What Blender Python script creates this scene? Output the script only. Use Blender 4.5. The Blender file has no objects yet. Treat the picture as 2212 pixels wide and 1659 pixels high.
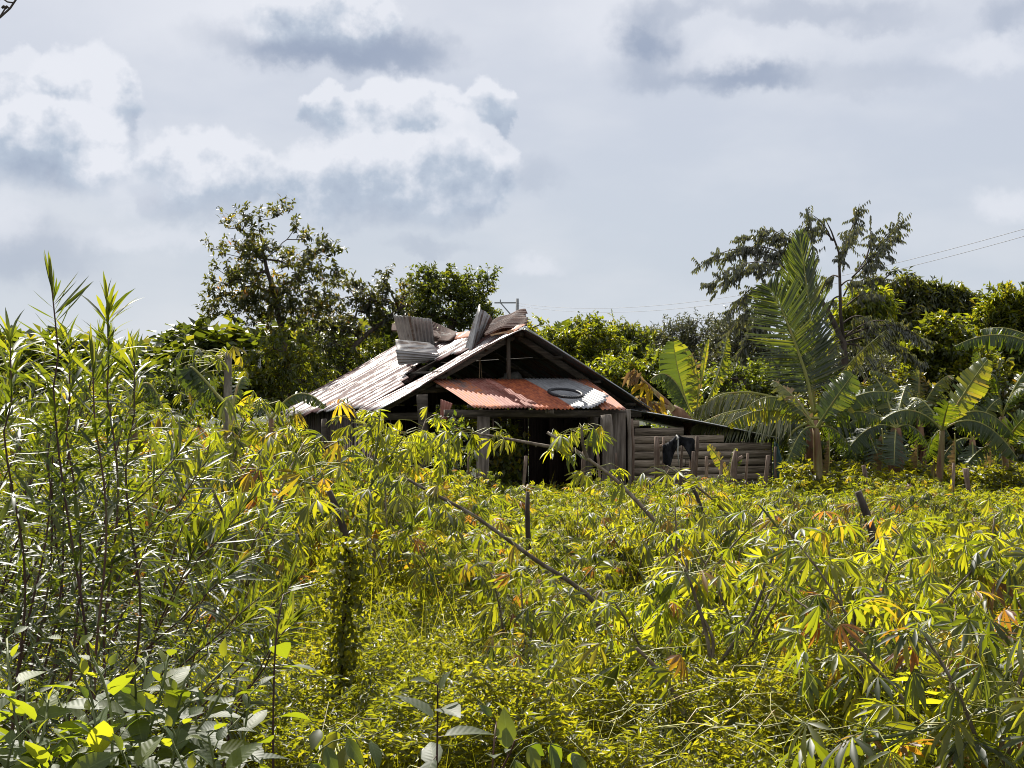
import bpy, math, random
import numpy as np
from mathutils import Vector, Matrix

SC = bpy.context.scene
COL = SC.collection
RND = np.random.default_rng(7)
random.seed(7)
R = math.radians

# ------------------------------------------------------------------ camera
K = 0.72 / 2212.0            # tangent per reference pixel (2212 px wide frame)
EYE = 2.8
cam = bpy.data.cameras.new('camera')
cam.sensor_width = 36.0
cam.lens = 50.0
cam.clip_start = 0.1
cam.clip_end = 6000.0
camo = bpy.data.objects.new('camera', cam)
camo.location = (0, 0, EYE)
camo.rotation_euler = (R(90), 0, 0)
COL.objects.link(camo)
SC.camera = camo

def P(px, py, d):
    """point seen at reference pixel (px, py) at distance d in front of the viewpoint"""
    return np.array([(px - 1106.0) * K * d, d, EYE - (py - 829.5) * K * d])

# ------------------------------------------------------------------ light
SC.view_settings.view_transform = 'Standard'
SC.view_settings.look = 'None'
SC.view_settings.gamma = 1.0
SC.view_settings.exposure = 0.85
SC.cycles.max_bounces = 8
SC.cycles.transmission_bounces = 6
SC.cycles.diffuse_bounces = 4
SC.cycles.glossy_bounces = 2
SC.cycles.filter_width = 1.0
SUN_EL, SUN_AZ = 45.0, -20.0           # azimuth from +Y, negative = to the left
sd = Vector((math.sin(R(SUN_AZ)) * math.cos(R(SUN_EL)), math.cos(R(SUN_AZ)) * math.cos(R(SUN_EL)), math.sin(R(SUN_EL))))
sl = bpy.data.lights.new('sun', 'SUN')
sl.energy = 5.0
sl.angle = R(0.6)
sl.color = (1.0, 0.95, 0.86)
so = bpy.data.objects.new('sun', sl)
so.rotation_euler = sd.to_track_quat('Z', 'Y').to_euler()
so.location = (-10, 20, 40)
COL.objects.link(so)

# ------------------------------------------------------------------ world: veiled sky with cumulus
W = bpy.data.worlds.new('World')
SC.world = W
W.use_nodes = True
nt = W.node_tree
nt.nodes.clear()
class NB:
    """tiny node builder"""
    def __init__(s, t): s.t = t
    def n(s, typ, **kw):
        nd = s.t.nodes.new(typ)
        for k, v in kw.items(): setattr(nd, k, v)
        return nd
    def put(s, sock, v):
        if hasattr(v, 'is_output') or isinstance(v, bpy.types.NodeSocket): s.t.links.new(v, sock)
        else: sock.default_value = v
    def m(s, op, a, b=None, c=None, clamp=False):
        nd = s.n('ShaderNodeMath', operation=op, use_clamp=clamp)
        s.put(nd.inputs[0], a)
        if b is not None: s.put(nd.inputs[1], b)
        if c is not None: s.put(nd.inputs[2], c)
        return nd.outputs[0]
    def vm(s, op, a, b=None, out=0):
        nd = s.n('ShaderNodeVectorMath', operation=op)
        s.put(nd.inputs[0], a)
        if b is not None: s.put(nd.inputs[1], b)
        return nd.outputs[out]
    def mr(s, v, a, b, c=0.0, d=1.0, typ='SMOOTHSTEP'):
        nd = s.n('ShaderNodeMapRange', interpolation_type=typ)
        s.put(nd.inputs['Value'], v)
        for i, q in zip(('From Min', 'From Max', 'To Min', 'To Max'), (a, b, c, d)): s.put(nd.inputs[i], q)
        return nd.outputs['Result']
    def mix(s, f, a, b, blend='MIX'):
        nd = s.n('ShaderNodeMix', data_type='RGBA', blend_type=blend)
        s.put(nd.inputs[0], f); s.put(nd.inputs[6], a); s.put(nd.inputs[7], b)
        return nd.outputs[2]
    def noise(s, vec, scale, detail=4.0, rough=0.5, out=0, dist=0.0):
        nd = s.n('ShaderNodeTexNoise')
        if vec is not None: s.put(nd.inputs['Vector'], vec)
        nd.inputs['Scale'].default_value = scale
        nd.inputs['Detail'].default_value = detail
        nd.inputs['Roughness'].default_value = rough
        nd.inputs['Distortion'].default_value = dist
        return nd.outputs[out]
    def ramp(s, f, stops, interp='LINEAR'):
        nd = s.n('ShaderNodeValToRGB')
        cr = nd.color_ramp
        cr.interpolation = interp
        while len(cr.elements) < len(stops): cr.elements.new(0.5)
        for e, (p, c) in zip(cr.elements, stops):
            e.position = p
            e.color = tuple(c) + (1.0,) if len(c) == 3 else c
        s.put(nd.inputs[0], f)
        return nd.outputs[0]

b = NB(nt)
SKYG = 0.56                                      # the veil's brightness before exposure
tc = b.n('ShaderNodeTexCoord').outputs['Generated']
sp = b.n('ShaderNodeSeparateXYZ'); nt.links.new(tc, sp.inputs[0])
az = b.m('ARCTAN2', sp.outputs[0], sp.outputs[1])
el = b.m('ARCSINE', sp.outputs[2])
cb = b.n('ShaderNodeCombineXYZ'); nt.links.new(az, cb.inputs[0]); nt.links.new(el, cb.inputs[1])
pv = cb.outputs[0]
w1 = b.vm('SUBTRACT', b.noise(pv, 13.0, 2.0, 0.5, 1), (0.5, 0.5, 0.5))
w2 = b.vm('SUBTRACT', b.noise(pv, 36.0, 7.0, 0.6, 1), (0.5, 0.5, 0.5))
pw = b.vm('ADD', pv, b.vm('MULTIPLY', w1, (0.030, 0.022, 0)))
pw = b.vm('ADD', pw, b.vm('MULTIPLY', w2, (0.040, 0.036, 0)))
fine = b.noise(pv, 30.0, 8.0, 0.55)
broad = b.noise(b.vm('MULTIPLY', pv, (1.0, 2.2, 1.0)), 7.0, 4.0, 0.5)
sky = b.n('ShaderNodeTexSky', sky_type='NISHITA')
sky.sun_disc = False
sky.sun_elevation = R(SUN_EL)
sky.sun_rotation = R(SUN_AZ)
sky.dust_density = 2.0
skyc = b.mix(1.0, sky.outputs[0], (0.12, 0.12, 0.12, 1), 'MULTIPLY')
def c8(r, g, bl):
    f = lambda v: ((v / 255 + 0.055) / 1.055) ** 2.4
    return (f(r), f(g), f(bl), 1.0)
veil = b.ramp(b.mr(el, 0.0, 0.30, typ='LINEAR'), [(0.0, c8(212, 221, 232)), (0.25, c8(199, 208, 221)), (0.6, c8(200, 207, 221)), (1.0, c8(214, 218, 228))])
veil = b.mix(b.mr(broad, 0.42, 0.68, 0, 0.35), veil, c8(226, 229, 236))
col = b.mix(0.93, skyc, veil)
# lobes: px, py, rx, ry, kind  (kind 0 bright cumulus, 1 grey-bottomed cumulus, 2 dark smudge)
LOBES = [
 (470, 60, 330, 95, 3, .5), (1330, 30, 190, 120, 3, .6), (1720, 60, 420, 90, 3, .35),
 (690, 100, 300, 62, 2, .95), (860, 118, 160, 50, 2, .7), (700, 35, 170, 75, 0, .8), (505, 25, 90, 80, 3, .6),
 (1400, 88, 100, 62, 2, .9), (1620, 178, 160, 44, 2, .85), (1445, 150, 150, 62, 2, .55), (1560, 130, 140, 40, 3, .6), (1440, 25, 120, 40, 2, .5),
 (1720, 30, 230, 40, 2, .45), (1905, 60, 160, 40, 2, .4), (2170, 80, 60, 60, 2, .5), (1880, 190, 200, 60, 2, .25), (2130, 150, 140, 40, 3, .6),
 (175, 240, 120, 110, 1, .95), (60, 215, 90, 80, 0, .8), (95, 345, 175, 110, 1, 1.0), (330, 305, 120, 42, 3, .3),
 (60, 560, 200, 90, 2, .45), (10, 500, 60, 60, 3, .5),
 (1045, 255, 72, 85, 1, .95), (735, 245, 90, 60, 0, .9), (880, 275, 150, 105, 1, 1.0), (430, 390, 165, 110, 1, .95), (300, 420, 130, 60, 3, .5),
 (850, 400, 270, 110, 1, .95), (1000, 360, 110, 95, 1, .8), (1150, 380, 80, 40, 2, .25), (920, 535, 120, 24, 2, .3), (330, 520, 220, 30, 3, .4), (1160, 575, 80, 24, 3, .5), (2180, 460, 60, 40, 3, .6), (1700, 560, 90, 18, 3, .3),
]
BR, MID, DK = c8(232, 235, 243), c8(184, 196, 213), c8(154, 167, 190)
for (px, py, rx, ry, kind, al) in LOBES:
    a0, e0 = math.atan((px - 1106) * K), math.atan((829.5 - py) * K)
    ra, re = rx * K * 1.1, ry * K * 1.12
    q = b.vm('DIVIDE', b.vm('SUBTRACT', pw, (a0, e0, 0)), (ra, re, 1))
    r = b.vm('LENGTH', q, out=1)
    s2 = b.n('ShaderNodeSeparateXYZ'); nt.links.new(q, s2.inputs[0])
    qy = s2.outputs[1]
    if kind in (0, 1):
        al_n = b.m('MULTIPLY', b.mr(r, 1.0, 0.82, 0, al), b.mr(qy, -0.95, -0.25))
        t = b.m('ADD', b.m('MULTIPLY', qy, 0.75), b.m('MULTIPLY', b.m('SUBTRACT', fine, 0.5), 2.2))
        t = b.m('ADD', t, b.m('MULTIPLY', b.m('SUBTRACT', r, 0.7), b.m('MAXIMUM', qy, 0.0)))
        c = b.ramp(b.mr(t, -0.85, 0.45 if kind == 1 else 0.25, typ='LINEAR'), [(0, DK), (0.5, MID), (0.86, BR), (1, BR)])
    elif kind == 2:
        al_n = b.m('MULTIPLY', b.mr(r, 1.05, 0.15, 0, al), b.mr(qy, -1.0, -0.35))
        c = DK
    else:
        al_n = b.mr(r, 1.1, 0.2, 0, al)
        c = BR
    col = b.mix(al_n, col, c)
# below the horizon only ground colour is seen
bg = b.n('ShaderNodeBackground')
b.put(bg.inputs[0], col)
bg.inputs[1].default_value = SKYG
ow = b.n('ShaderNodeOutputWorld')
nt.links.new(bg.outputs[0], ow.inputs[0])
W.cycles.sampling_method = 'MANUAL'
W.cycles.sample_map_resolution = 512

# ------------------------------------------------------------------ object helpers
def tag(o, label=None, cat=None, group=None, kind=None):
    if label: o['label'] = label
    if cat: o['category'] = cat
    if group: o['group'] = group
    if kind: o['kind'] = kind
    return o
def thing(name, label, cat, loc=(0, 0, 0), group=None, rz=0.0):
    o = bpy.data.objects.new(name, None)
    o.empty_display_size = 0.2
    o.location = tuple(float(v) for v in loc)
    o.rotation_euler = (0, 0, rz)
    COL.objects.link(o)
    return tag(o, label, cat, group)
def child(o, parent):
    """parent a world-space mesh without moving it"""
    o.parent = parent
    o.matrix_parent_inverse = Matrix.Translation(parent.location).inverted()
    return o
def smooth01(t):
    t = np.clip(t, 0, 1)
    return t * t * (3 - 2 * t)
def gh(x, y):
    return 0.6 * smooth01((12.0 - np.asarray(y, float)) / 8.0) + 0.05 * np.sin(np.asarray(x) * 1.1) * np.sin(np.asarray(y) * 0.9)
def nrm(a):
    a = np.asarray(a, float)
    return a / np.maximum(np.linalg.norm(a, axis=-1, keepdims=True), 1e-9)
_tab = np.random.default_rng(3).random((64, 64))
def vnoise(x, y):
    xi, yi = np.floor(x).astype(int), np.floor(y).astype(int)
    fx, fy = x - xi, y - yi
    fx, fy = fx * fx * (3 - 2 * fx), fy * fy * (3 - 2 * fy)
    g = lambda i, j: _tab[i % 64, j % 64]
    return (g(xi, yi) * (1 - fx) + g(xi + 1, yi) * fx) * (1 - fy) + (g(xi, yi + 1) * (1 - fx) + g(xi + 1, yi + 1) * fx) * fy

class Acc:
    """collects vertices, faces, a per-vertex random and UVs; builds ONE mesh object"""
    def __init__(s): s.v, s.q, s.t, s.r, s.uv, s.n = [], [], [], [], [], 0
    def add(s, v, quads=None, tris=None, rnd=0.5, uv=None):
        v = np.asarray(v, float).reshape(-1, 3)
        if quads is not None and len(quads): s.q.append(np.asarray(quads, np.int64).reshape(-1, 4) + s.n)
        if tris is not None and len(tris): s.t.append(np.asarray(tris, np.int64).reshape(-1, 3) + s.n)
        s.v.append(v)
        s.r.append(np.broadcast_to(np.asarray(rnd, float), (len(v),)))
        s.uv.append(np.zeros((len(v), 2)) if uv is None else np.asarray(uv, float))
        s.n += len(v)
    def build(s, name, mat, parent=None, smooth=False, origin=None, solid=0.0):
        V = np.concatenate(s.v) if s.v else np.zeros((0, 3))
        if parent is not None and origin is None:
            q_ = parent
            while q_ is not None: V = V - np.array(q_.location); q_ = q_.parent
        elif origin is not None: V = V - np.asarray(origin)
        q = np.concatenate(s.q) if s.q else np.zeros((0, 4), np.int64)
        t = np.concatenate(s.t) if s.t else np.zeros((0, 3), np.int64)
        loops = np.concatenate([q.ravel(), t.ravel()])
        starts = np.concatenate([np.arange(len(q)) * 4, len(q) * 4 + np.arange(len(t)) * 3])
        me = bpy.data.meshes.new(name)
        me.vertices.add(len(V)); me.vertices.foreach_set('co', V.astype(np.float32).ravel())
        me.loops.add(len(loops)); me.loops.foreach_set('vertex_index', loops.astype(np.int32))
        me.polygons.add(len(starts)); me.polygons.foreach_set('loop_start', starts.astype(np.int32))
        at = me.attributes.new('rnd', 'FLOAT', 'POINT')
        at.data.foreach_set('value', np.concatenate(s.r).astype(np.float32))
        ul = me.uv_layers.new(name='UVMap')
        ul.data.foreach_set('uv', np.concatenate(s.uv)[loops].astype(np.float32).ravel())
        me.update(calc_edges=True)
        if smooth: me.polygons.foreach_set('use_smooth', np.ones(len(starts), bool))
        me.materials.append(mat)
        o = bpy.data.objects.new(name, me)
        COL.objects.link(o)
        if parent is not None: o.parent = parent
        if origin is not None: o.location = tuple(float(c) for c in origin)
        if solid:
            md = o.modifiers.new('thickness', 'SOLIDIFY'); md.thickness = solid; md.offset = 0
        return o
    # -- shapes
    def tube(s, pts, rad, sides=6, rnd=0.5, caps=True, wob=0.0):
        pts = np.asarray(pts, float); n = len(pts)
        rad = np.broadcast_to(np.asarray(rad, float), (n,))
        tg = nrm(np.gradient(pts, axis=0))
        ref = np.array([0, 0, 1.0]) if abs(tg[:, 2]).mean() < 0.8 else np.array([1.0, 0, 0])
        a = nrm(np.cross(tg, ref)); c = np.cross(tg, a)
        th = np.arange(sides) * 2 * np.pi / sides
        rr = rad[:, None] * (1 + wob * (RND.random((n, sides)) - 0.5))
        v = pts[:, None] + rr[..., None] * (np.cos(th)[None, :, None] * a[:, None] + np.sin(th)[None, :, None] * c[:, None])
        i = np.arange(n - 1)[:, None] * sides; j = np.arange(sides)[None]; k = (j + 1) % sides
        q = np.stack([i + j, i + k, i + sides + k, i + sides + j], -1).reshape(-1, 4)
        v = v.reshape(-1, 3)
        ln = np.concatenate([[0], np.cumsum(np.linalg.norm(np.diff(pts, axis=0), axis=1))])
        uv = np.stack([np.tile(j.ravel() / sides, n), np.repeat(ln, sides)], -1)
        tr = None
        if caps:
            v = np.vstack([v, pts[:1], pts[-1:]]); uv = np.vstack([uv, [[0, 0]], [[0, ln[-1]]]])
            m = n * sides; jj = np.arange(sides); kk = (jj + 1) % sides
            tr = np.vstack([np.stack([kk, jj, np.full(sides, m)], -1), np.stack([jj + (n - 1) * sides, kk + (n - 1) * sides, np.full(sides, m + 1)], -1)])
        s.add(v, q, tr, rnd, uv)
    def sticks(s, A, B, r0, r1, rnd=0.5, sides=3):
        """many straight thin rods at once"""
        A = np.asarray(A, float); B = np.asarray(B, float); N = len(A)
        if N == 0: return
        t = nrm(B - A); ref = np.where(np.abs(t[:, 2:3]) < 0.9, np.array([[0, 0, 1.0]]), np.array([[1.0, 0, 0]]))
        a = nrm(np.cross(t, ref)); c = np.cross(t, a)
        th = np.arange(sides) * 2 * np.pi / sides
        ring = np.cos(th)[None, :, None] * a[:, None] + np.sin(th)[None, :, None] * c[:, None]
        r0 = np.broadcast_to(r0, (N,)); r1 = np.broadcast_to(r1, (N,))
        v = np.concatenate([A[:, None] + ring * r0[:, None, None], B[:, None] + ring * r1[:, None, None]], 1)
        j = np.arange(sides); k = (j + 1) % sides
        f = np.stack([j, k, k + sides, j + sides], -1)
        q = (np.arange(N) * 2 * sides)[:, None, None] + f[None]
        s.add(v.reshape(-1, 3), q.reshape(-1, 4), None, np.repeat(np.broadcast_to(rnd, (N,)), 2 * sides))
    def box(s, A, B, w, h, side=None, rnd=0.5, jit=0.0):
        """bar from A to B, width w along 'side', height h across"""
        A = np.asarray(A, float); B = np.asarray(B, float)
        t = nrm(B - A)
        if side is None: side = np.array([1.0, 0, 0]) if abs(t[2]) > 0.7 else np.cross(t, [0, 0, 1.0])
        side = nrm(np.asarray(side, float) - t * np.dot(side, t)); up = np.cross(side, t)
        L = np.linalg.norm(B - A)
        v, uv = [], []
        for p, l in ((A, 0), (B, L)):
            for sx, sy in ((-1, -1), (1, -1), (1, 1), (-1, 1)):
                v.append(p + side * sx * w / 2 + up * sy * h / 2 + (RND.random(3) - 0.5) * jit); uv.append((sx * w / 2 + sy * h / 2, l))
        s.add(v, [(0, 3, 2, 1), (4, 5, 6, 7), (0, 1, 5, 4), (1, 2, 6, 5), (2, 3, 7, 6), (3, 0, 4, 7)], None, rnd, uv)
    def leaves(s, tpl, pos, d, up, L, Wd=None, rnd=0.5):
        tv, tq, tt = tpl
        pos = np.asarray(pos, float); N = len(pos)
        if N == 0: return
        d = nrm(d); up = np.broadcast_to(np.asarray(up, float), (N, 3))
        x = nrm(np.cross(d, up)); z = np.cross(x, d)
        L = np.broadcast_to(np.asarray(L, float), (N,)); Wd = L if Wd is None else np.broadcast_to(np.asarray(Wd, float), (N,))
        v = pos[:, None] + x[:, None] * (tv[None, :, 0] * Wd[:, None])[..., None] + d[:, None] * (tv[None, :, 1] * L[:, None])[..., None] + z[:, None] * (tv[None, :, 2] * L[:, None])[..., None]
        off = (np.arange(N) * len(tv))[:, None, None]
        q = (tq[None] + off).reshape(-1, 4) if len(tq) else None
        t = (tt[None] + off).reshape(-1, 3) if len(tt) else None
        s.add(v.reshape(-1, 3), q, t, np.repeat(np.broadcast_to(rnd, (N,)), len(tv)), np.tile(tv[:, :2], (N, 1)))

def leaf_tpl(prof, fold=0.3, droop=0.2):
    """prof: (t, halfwidth) of the interior stations; unit length, x in leaf widths"""
    ts = [0.0] + [p[0] for p in prof] + [1.0]
    n = len(prof)
    v = [(0, t, -droop * t * t) for t in ts]
    for sg in (-1, 1):
        for t, w in prof: v.append((sg * w, t, fold * w * 0.4 - droop * t * t))
    m = n + 2; q = []; tr = []
    for si, base in ((0, m), (1, m + n)):
        f = (0, 1, base) if si else (0, base, 1); tr.append(f)
        for i in range(n - 1):
            q.append((i + 1, i + 2, base + i + 1, base + i) if si else (i + 1, base + i, base + i + 1, i + 2))
        f = (n, n + 1, base + n - 1) if si else (n, base + n - 1, n + 1); tr.append(f)
    return np.array(v, float), np.array(q, np.int64).reshape(-1, 4), np.array(tr, np.int64).reshape(-1, 3)
T_SMALL = (np.array([(0, 0, 0), (0.5, 0.45, 0.1), (0, 1, -0.12), (-0.5, 0.45, 0.1)], float), np.zeros((0, 4), np.int64), np.array([(0, 1, 2), (0, 2, 3)]))
T_OVAL = leaf_tpl([(0.22, 0.36), (0.5, 0.5), (0.8, 0.28)], 0.35, 0.22)
T_OVATE = leaf_tpl([(0.12, 0.30), (0.35, 0.5), (0.62, 0.42), (0.85, 0.18)], 0.3, 0.25)
T_LANCE = leaf_tpl([(0.15, 0.28), (0.4, 0.5), (0.72, 0.42)], 0.08, 0.18)
T_LANCE2 = leaf_tpl([(0.12, 0.26), (0.35, 0.48), (0.6, 0.5), (0.82, 0.28)], 0.08, -0.10)
T_LANCE3 = leaf_tpl([(0.12, 0.26), (0.35, 0.48), (0.6, 0.5), (0.82, 0.28)], 0.06, 0.42)
def palmate(lobes, tiltf, tilt0, seed, hi=True):
    """cassava leaf: narrow lobes fanned round the petiole tip and hanging"""
    rg = np.random.default_rng(seed)
    lt = leaf_tpl([(0.25, 0.042), (0.58, 0.088), (0.84, 0.048)] if hi else [(0.55, 0.085)], 1.2, 0.24)
    V, Q, T, n = [], [], [], 0
    for i in range(lobes):
        u = (i / (lobes - 1)) * 2 - 1
        a = u * R(118) + rg.normal(0, 0.05)
        L = 1.0 - 0.38 * abs(u) ** 1.6 + rg.normal(0, 0.03)
        tl = R(tilt0) + R(tiltf) * rg.random()
        v = lt[0].copy(); v[:, 1:] *= L; v[:, 0] *= 0.7 + 0.3 * L
        y, z = v[:, 1].copy(), v[:, 2].copy()
        v[:, 1] = y * math.cos(tl) + z * math.sin(tl); v[:, 2] = z * math.cos(tl) - y * math.sin(tl)
        x, y = v[:, 0].copy(), v[:, 1].copy()
        v[:, 0] = x * math.cos(a) + y * math.sin(a); v[:, 1] = -x * math.sin(a) + y * math.cos(a)
        V.append(v); Q.append(lt[1] + n); T.append(lt[2] + n); n += len(v)
    return np.concatenate(V), np.concatenate(Q), np.concatenate(T)
PALM_HI = [palmate(7, 20, 4, 1), palmate(8, 25, 20, 2), palmate(7, 20, 46, 3), palmate(6, 25, 10, 4), palmate(7, 25, 28, 7)]
PALM_LO = [palmate(6, 25, 12, 5, False), palmate(5, 30, 40, 6, False)]
def rdir(n, rg=RND):
    return nrm(rg.normal(size=(n, 3)))
# ------------------------------------------------------------------ materials
def newmat(name):
    m = bpy.data.materials.new(name); m.use_nodes = True
    m.node_tree.nodes.clear()
    return m, NB(m.node_tree)
def finish(m, nb, shader):
    o = nb.n('ShaderNodeOutputMaterial'); m.node_tree.links.new(shader, o.inputs[0]); return m
def leafmat(name, cols, trans, rough=0.42, spec=0.5, tf=0.5, objvar=0.25, coat=0.0, veins=False):
    """cols / trans: ramps over the per-leaf random (stop, rgb)"""
    m, nb = newmat(name)
    at = nb.n('ShaderNodeAttribute', attribute_name='rnd').outputs['Fac']
    oi = nb.n('ShaderNodeObjectInfo').outputs['Random']
    f = nb.m('FRACT', nb.m('ADD', at, nb.m('MULTIPLY', nb.m('SUBTRACT', oi, 0.5), 0.0)))
    bump = nb.m('ADD', nb.m('MULTIPLY', nb.m('SUBTRACT', oi, 0.5), objvar * 2), 1.0)
    c1 = nb.ramp(f, cols); c2 = nb.ramp(f, trans)
    hv = nb.n('ShaderNodeHueSaturation'); nb.put(hv.inputs['Value'], bump); nb.put(hv.inputs['Color'], c1)
    ps = nb.n('ShaderNodeBsdfPrincipled')
    nb.put(ps.inputs['Base Color'], hv.outputs[0])
    ps.inputs['Roughness'].default_value = rough
    ps.inputs['Specular IOR Level'].default_value = spec
    if veins:
        uvs = nb.n('ShaderNodeSeparateXYZ'); nb.put(uvs.inputs[0], nb.n('ShaderNodeUVMap').outputs[0])
        au = nb.m('ABSOLUTE', uvs.outputs[0])
        rib = nb.mr(au, .0, .035, 1, 0)
        sv = nb.m('SINE', nb.m('MULTIPLY', nb.m('SUBTRACT', uvs.outputs[1], nb.m('MULTIPLY', au, .45)), 52.0))
        vv = nb.m('MAXIMUM', rib, nb.m('MULTIPLY', nb.mr(sv, .9, 1.0), .3))
        nz = nb.noise(nb.n('ShaderNodeTexCoord').outputs['Object'], 55.0, 4.0)
        hcol = nb.mix(nb.m('MULTIPLY', vv, .6), hv.outputs[0], (.20, .24, .10, 1))
        hcol = nb.mix(nb.mr(nz, .4, .75, 0, .5), hcol, (.035, .05, .02, 1))
        nb.put(ps.inputs['Base Color'], hcol)
        bp = nb.n('ShaderNodeBump'); nb.put(bp.inputs['Height'], nb.m('ADD', nb.m('MULTIPLY', sv, .5), nz)); bp.inputs['Strength'].default_value = .25; bp.inputs['Distance'].default_value = .0015
        nb.put(ps.inputs['Normal'], bp.outputs[0])
    ps.inputs['Coat Weight'].default_value = coat; ps.inputs['Coat Roughness'].default_value = .42
    tr = nb.n('ShaderNodeBsdfTranslucent')
    hv2 = nb.n('ShaderNodeHueSaturation'); nb.put(hv2.inputs['Value'], bump); nb.put(hv2.inputs['Color'], c2)
    nb.put(tr.inputs[0], hv2.outputs[0])
    mx = nb.n('ShaderNodeMixShader'); mx.inputs[0].default_value = tf
    m.node_tree.links.new(ps.outputs[0], mx.inputs[1]); m.node_tree.links.new(tr.outputs[0], mx.inputs[2])
    return finish(m, nb, mx.outputs[0])
M = {}
M['cassava'] = leafmat('cassava_leaf', [(0, (0.027, 0.042, 0.013)), (.5, (0.046, 0.065, 0.020)), (.88, (0.077, 0.088, 0.019)), (.96, (0.153, 0.084, 0.023)), (1, (0.153, 0.054, 0.027))],
    [(0, (0.143, 0.181, 0.007)), (.3, (0.343, 0.381, 0.011)), (.88, (0.628, 0.590, 0.017)), (.96, (0.666, 0.400, 0.020)), (1, (0.476, 0.171, 0.028))], 0.48, .6, 0.5, coat=.0, objvar=.38)
M['willow'] = leafmat('narrow_leaf', [(0, (0.019, 0.034, 0.012)), (.6, (0.038, 0.055, 0.019)), (1, (0.068, 0.085, 0.021))],
    [(0, (0.098, 0.136, 0.007)), (.6, (0.234, 0.273, 0.010)), (1, (0.565, 0.546, 0.018))], 0.45, .7, 0.45, coat=.0)
M['broad'] = leafmat('broad_leaf', [(0, (0.034, 0.054, 0.023)), (.6, (0.061, 0.084, 0.034)), (1, (0.100, 0.122, 0.023))],
    [(0, (0.189, 0.274, 0.011)), (.6, (0.421, 0.485, 0.014)), (1, (0.716, 0.695, 0.022))], 0.55, 0.45, 0.42, veins=True)
M['weeds'] = leafmat('weed_leaf', [(0, (0.023, 0.037, 0.011)), (.6, (0.046, 0.061, 0.015)), (.9, (0.092, 0.092, 0.019)), (1, (0.199, 0.138, 0.046))],
    [(0, (0.122, 0.149, 0.007)), (.5, (0.402, 0.402, 0.012)), (.9, (0.663, 0.576, 0.018)), (1, (0.576, 0.384, 0.052))], 0.45, .6, 0.5, coat=.0)
M['vine'] = leafmat('vine_leaf', [(0, (0.043, 0.064, 0.012)), (1, (0.111, 0.128, 0.017))], [(0, (0.232, 0.265, 0.009)), (1, (0.663, 0.598, 0.017))], 0.45, 0.5, 0.55)
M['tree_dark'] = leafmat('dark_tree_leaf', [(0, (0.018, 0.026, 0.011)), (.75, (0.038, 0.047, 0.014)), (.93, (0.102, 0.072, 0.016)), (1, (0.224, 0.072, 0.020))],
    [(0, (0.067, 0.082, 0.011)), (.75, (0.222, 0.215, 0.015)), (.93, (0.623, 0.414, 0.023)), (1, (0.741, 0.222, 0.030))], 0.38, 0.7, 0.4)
M['tree_mid'] = leafmat('mid_tree_leaf', [(0, (0.025, 0.038, 0.014)), (.7, (0.052, 0.070, 0.020)), (1, (0.102, 0.102, 0.020))],
    [(0, (0.093, 0.129, 0.009)), (.7, (0.280, 0.317, 0.013)), (1, (0.609, 0.515, 0.024))], 0.42, 0.7, 0.42)
M['tree_yellow'] = leafmat('yellow_green_leaf', [(0, (0.036, 0.052, 0.014)), (.7, (0.077, 0.097, 0.018)), (1, (0.154, 0.122, 0.020))],
    [(0, (0.142, 0.182, 0.010)), (.7, (0.406, 0.426, 0.012)), (1, (0.750, 0.547, 0.021))], 0.42, 0.7, 0.48)
M['tree_grey'] = leafmat('grey_tree_leaf', [(0, (0.044, 0.049, 0.029)), (.7, (0.083, 0.087, 0.054)), (1, (0.147, 0.137, 0.069))],
    [(0, (0.071, 0.083, 0.024)), (.7, (0.188, 0.194, 0.035)), (1, (0.351, 0.292, 0.058))], 0.36, 1.0, 0.32)
M['mango'] = leafmat('mango_leaf', [(0, (0.027, 0.040, 0.013)), (.7, (0.061, 0.075, 0.022)), (.95, (0.166, 0.144, 0.022)), (1, (0.309, 0.133, 0.033))],
    [(0, (0.075, 0.099, 0.013)), (.7, (0.250, 0.262, 0.014)), (.95, (0.624, 0.525, 0.026)), (1, (0.749, 0.312, 0.050))], 0.40, 0.8, 0.38)
M['palm'] = leafmat('palm_leaflet', [(0, (0.020, 0.034, 0.010)), (.8, (0.039, 0.058, 0.015)), (1, (0.124, 0.124, 0.035))],
    [(0, (0.068, 0.097, 0.006)), (.8, (0.213, 0.270, 0.010)), (1, (0.387, 0.367, 0.029))], 0.35, 0.8, 0.42)
M['palm_light'] = leafmat('palm_leaflet_light', [(0, (0.091, 0.112, 0.036)), (1, (0.224, 0.214, 0.091))], [(0, (0.203, 0.243, 0.021)), (1, (0.507, 0.446, 0.051))], 0.33, 1.0, 0.35)
M['dry_leaf'] = leafmat('dry_leaf', [(0, (0.102, 0.060, 0.030)), (1, (0.306, 0.212, 0.102))], [(0, (0.195, 0.101, 0.031)), (1, (0.468, 0.328, 0.094))], 0.6, 0.3, 0.35)
M['yellow_leaf'] = leafmat('yellow_leaf', [(0, (0.297, 0.187, 0.017)), (1, (0.425, 0.323, 0.025))], [(0, (0.468, 0.296, 0.008)), (1, (0.624, 0.468, 0.016))], 0.5, 0.4, 0.5)

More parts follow.
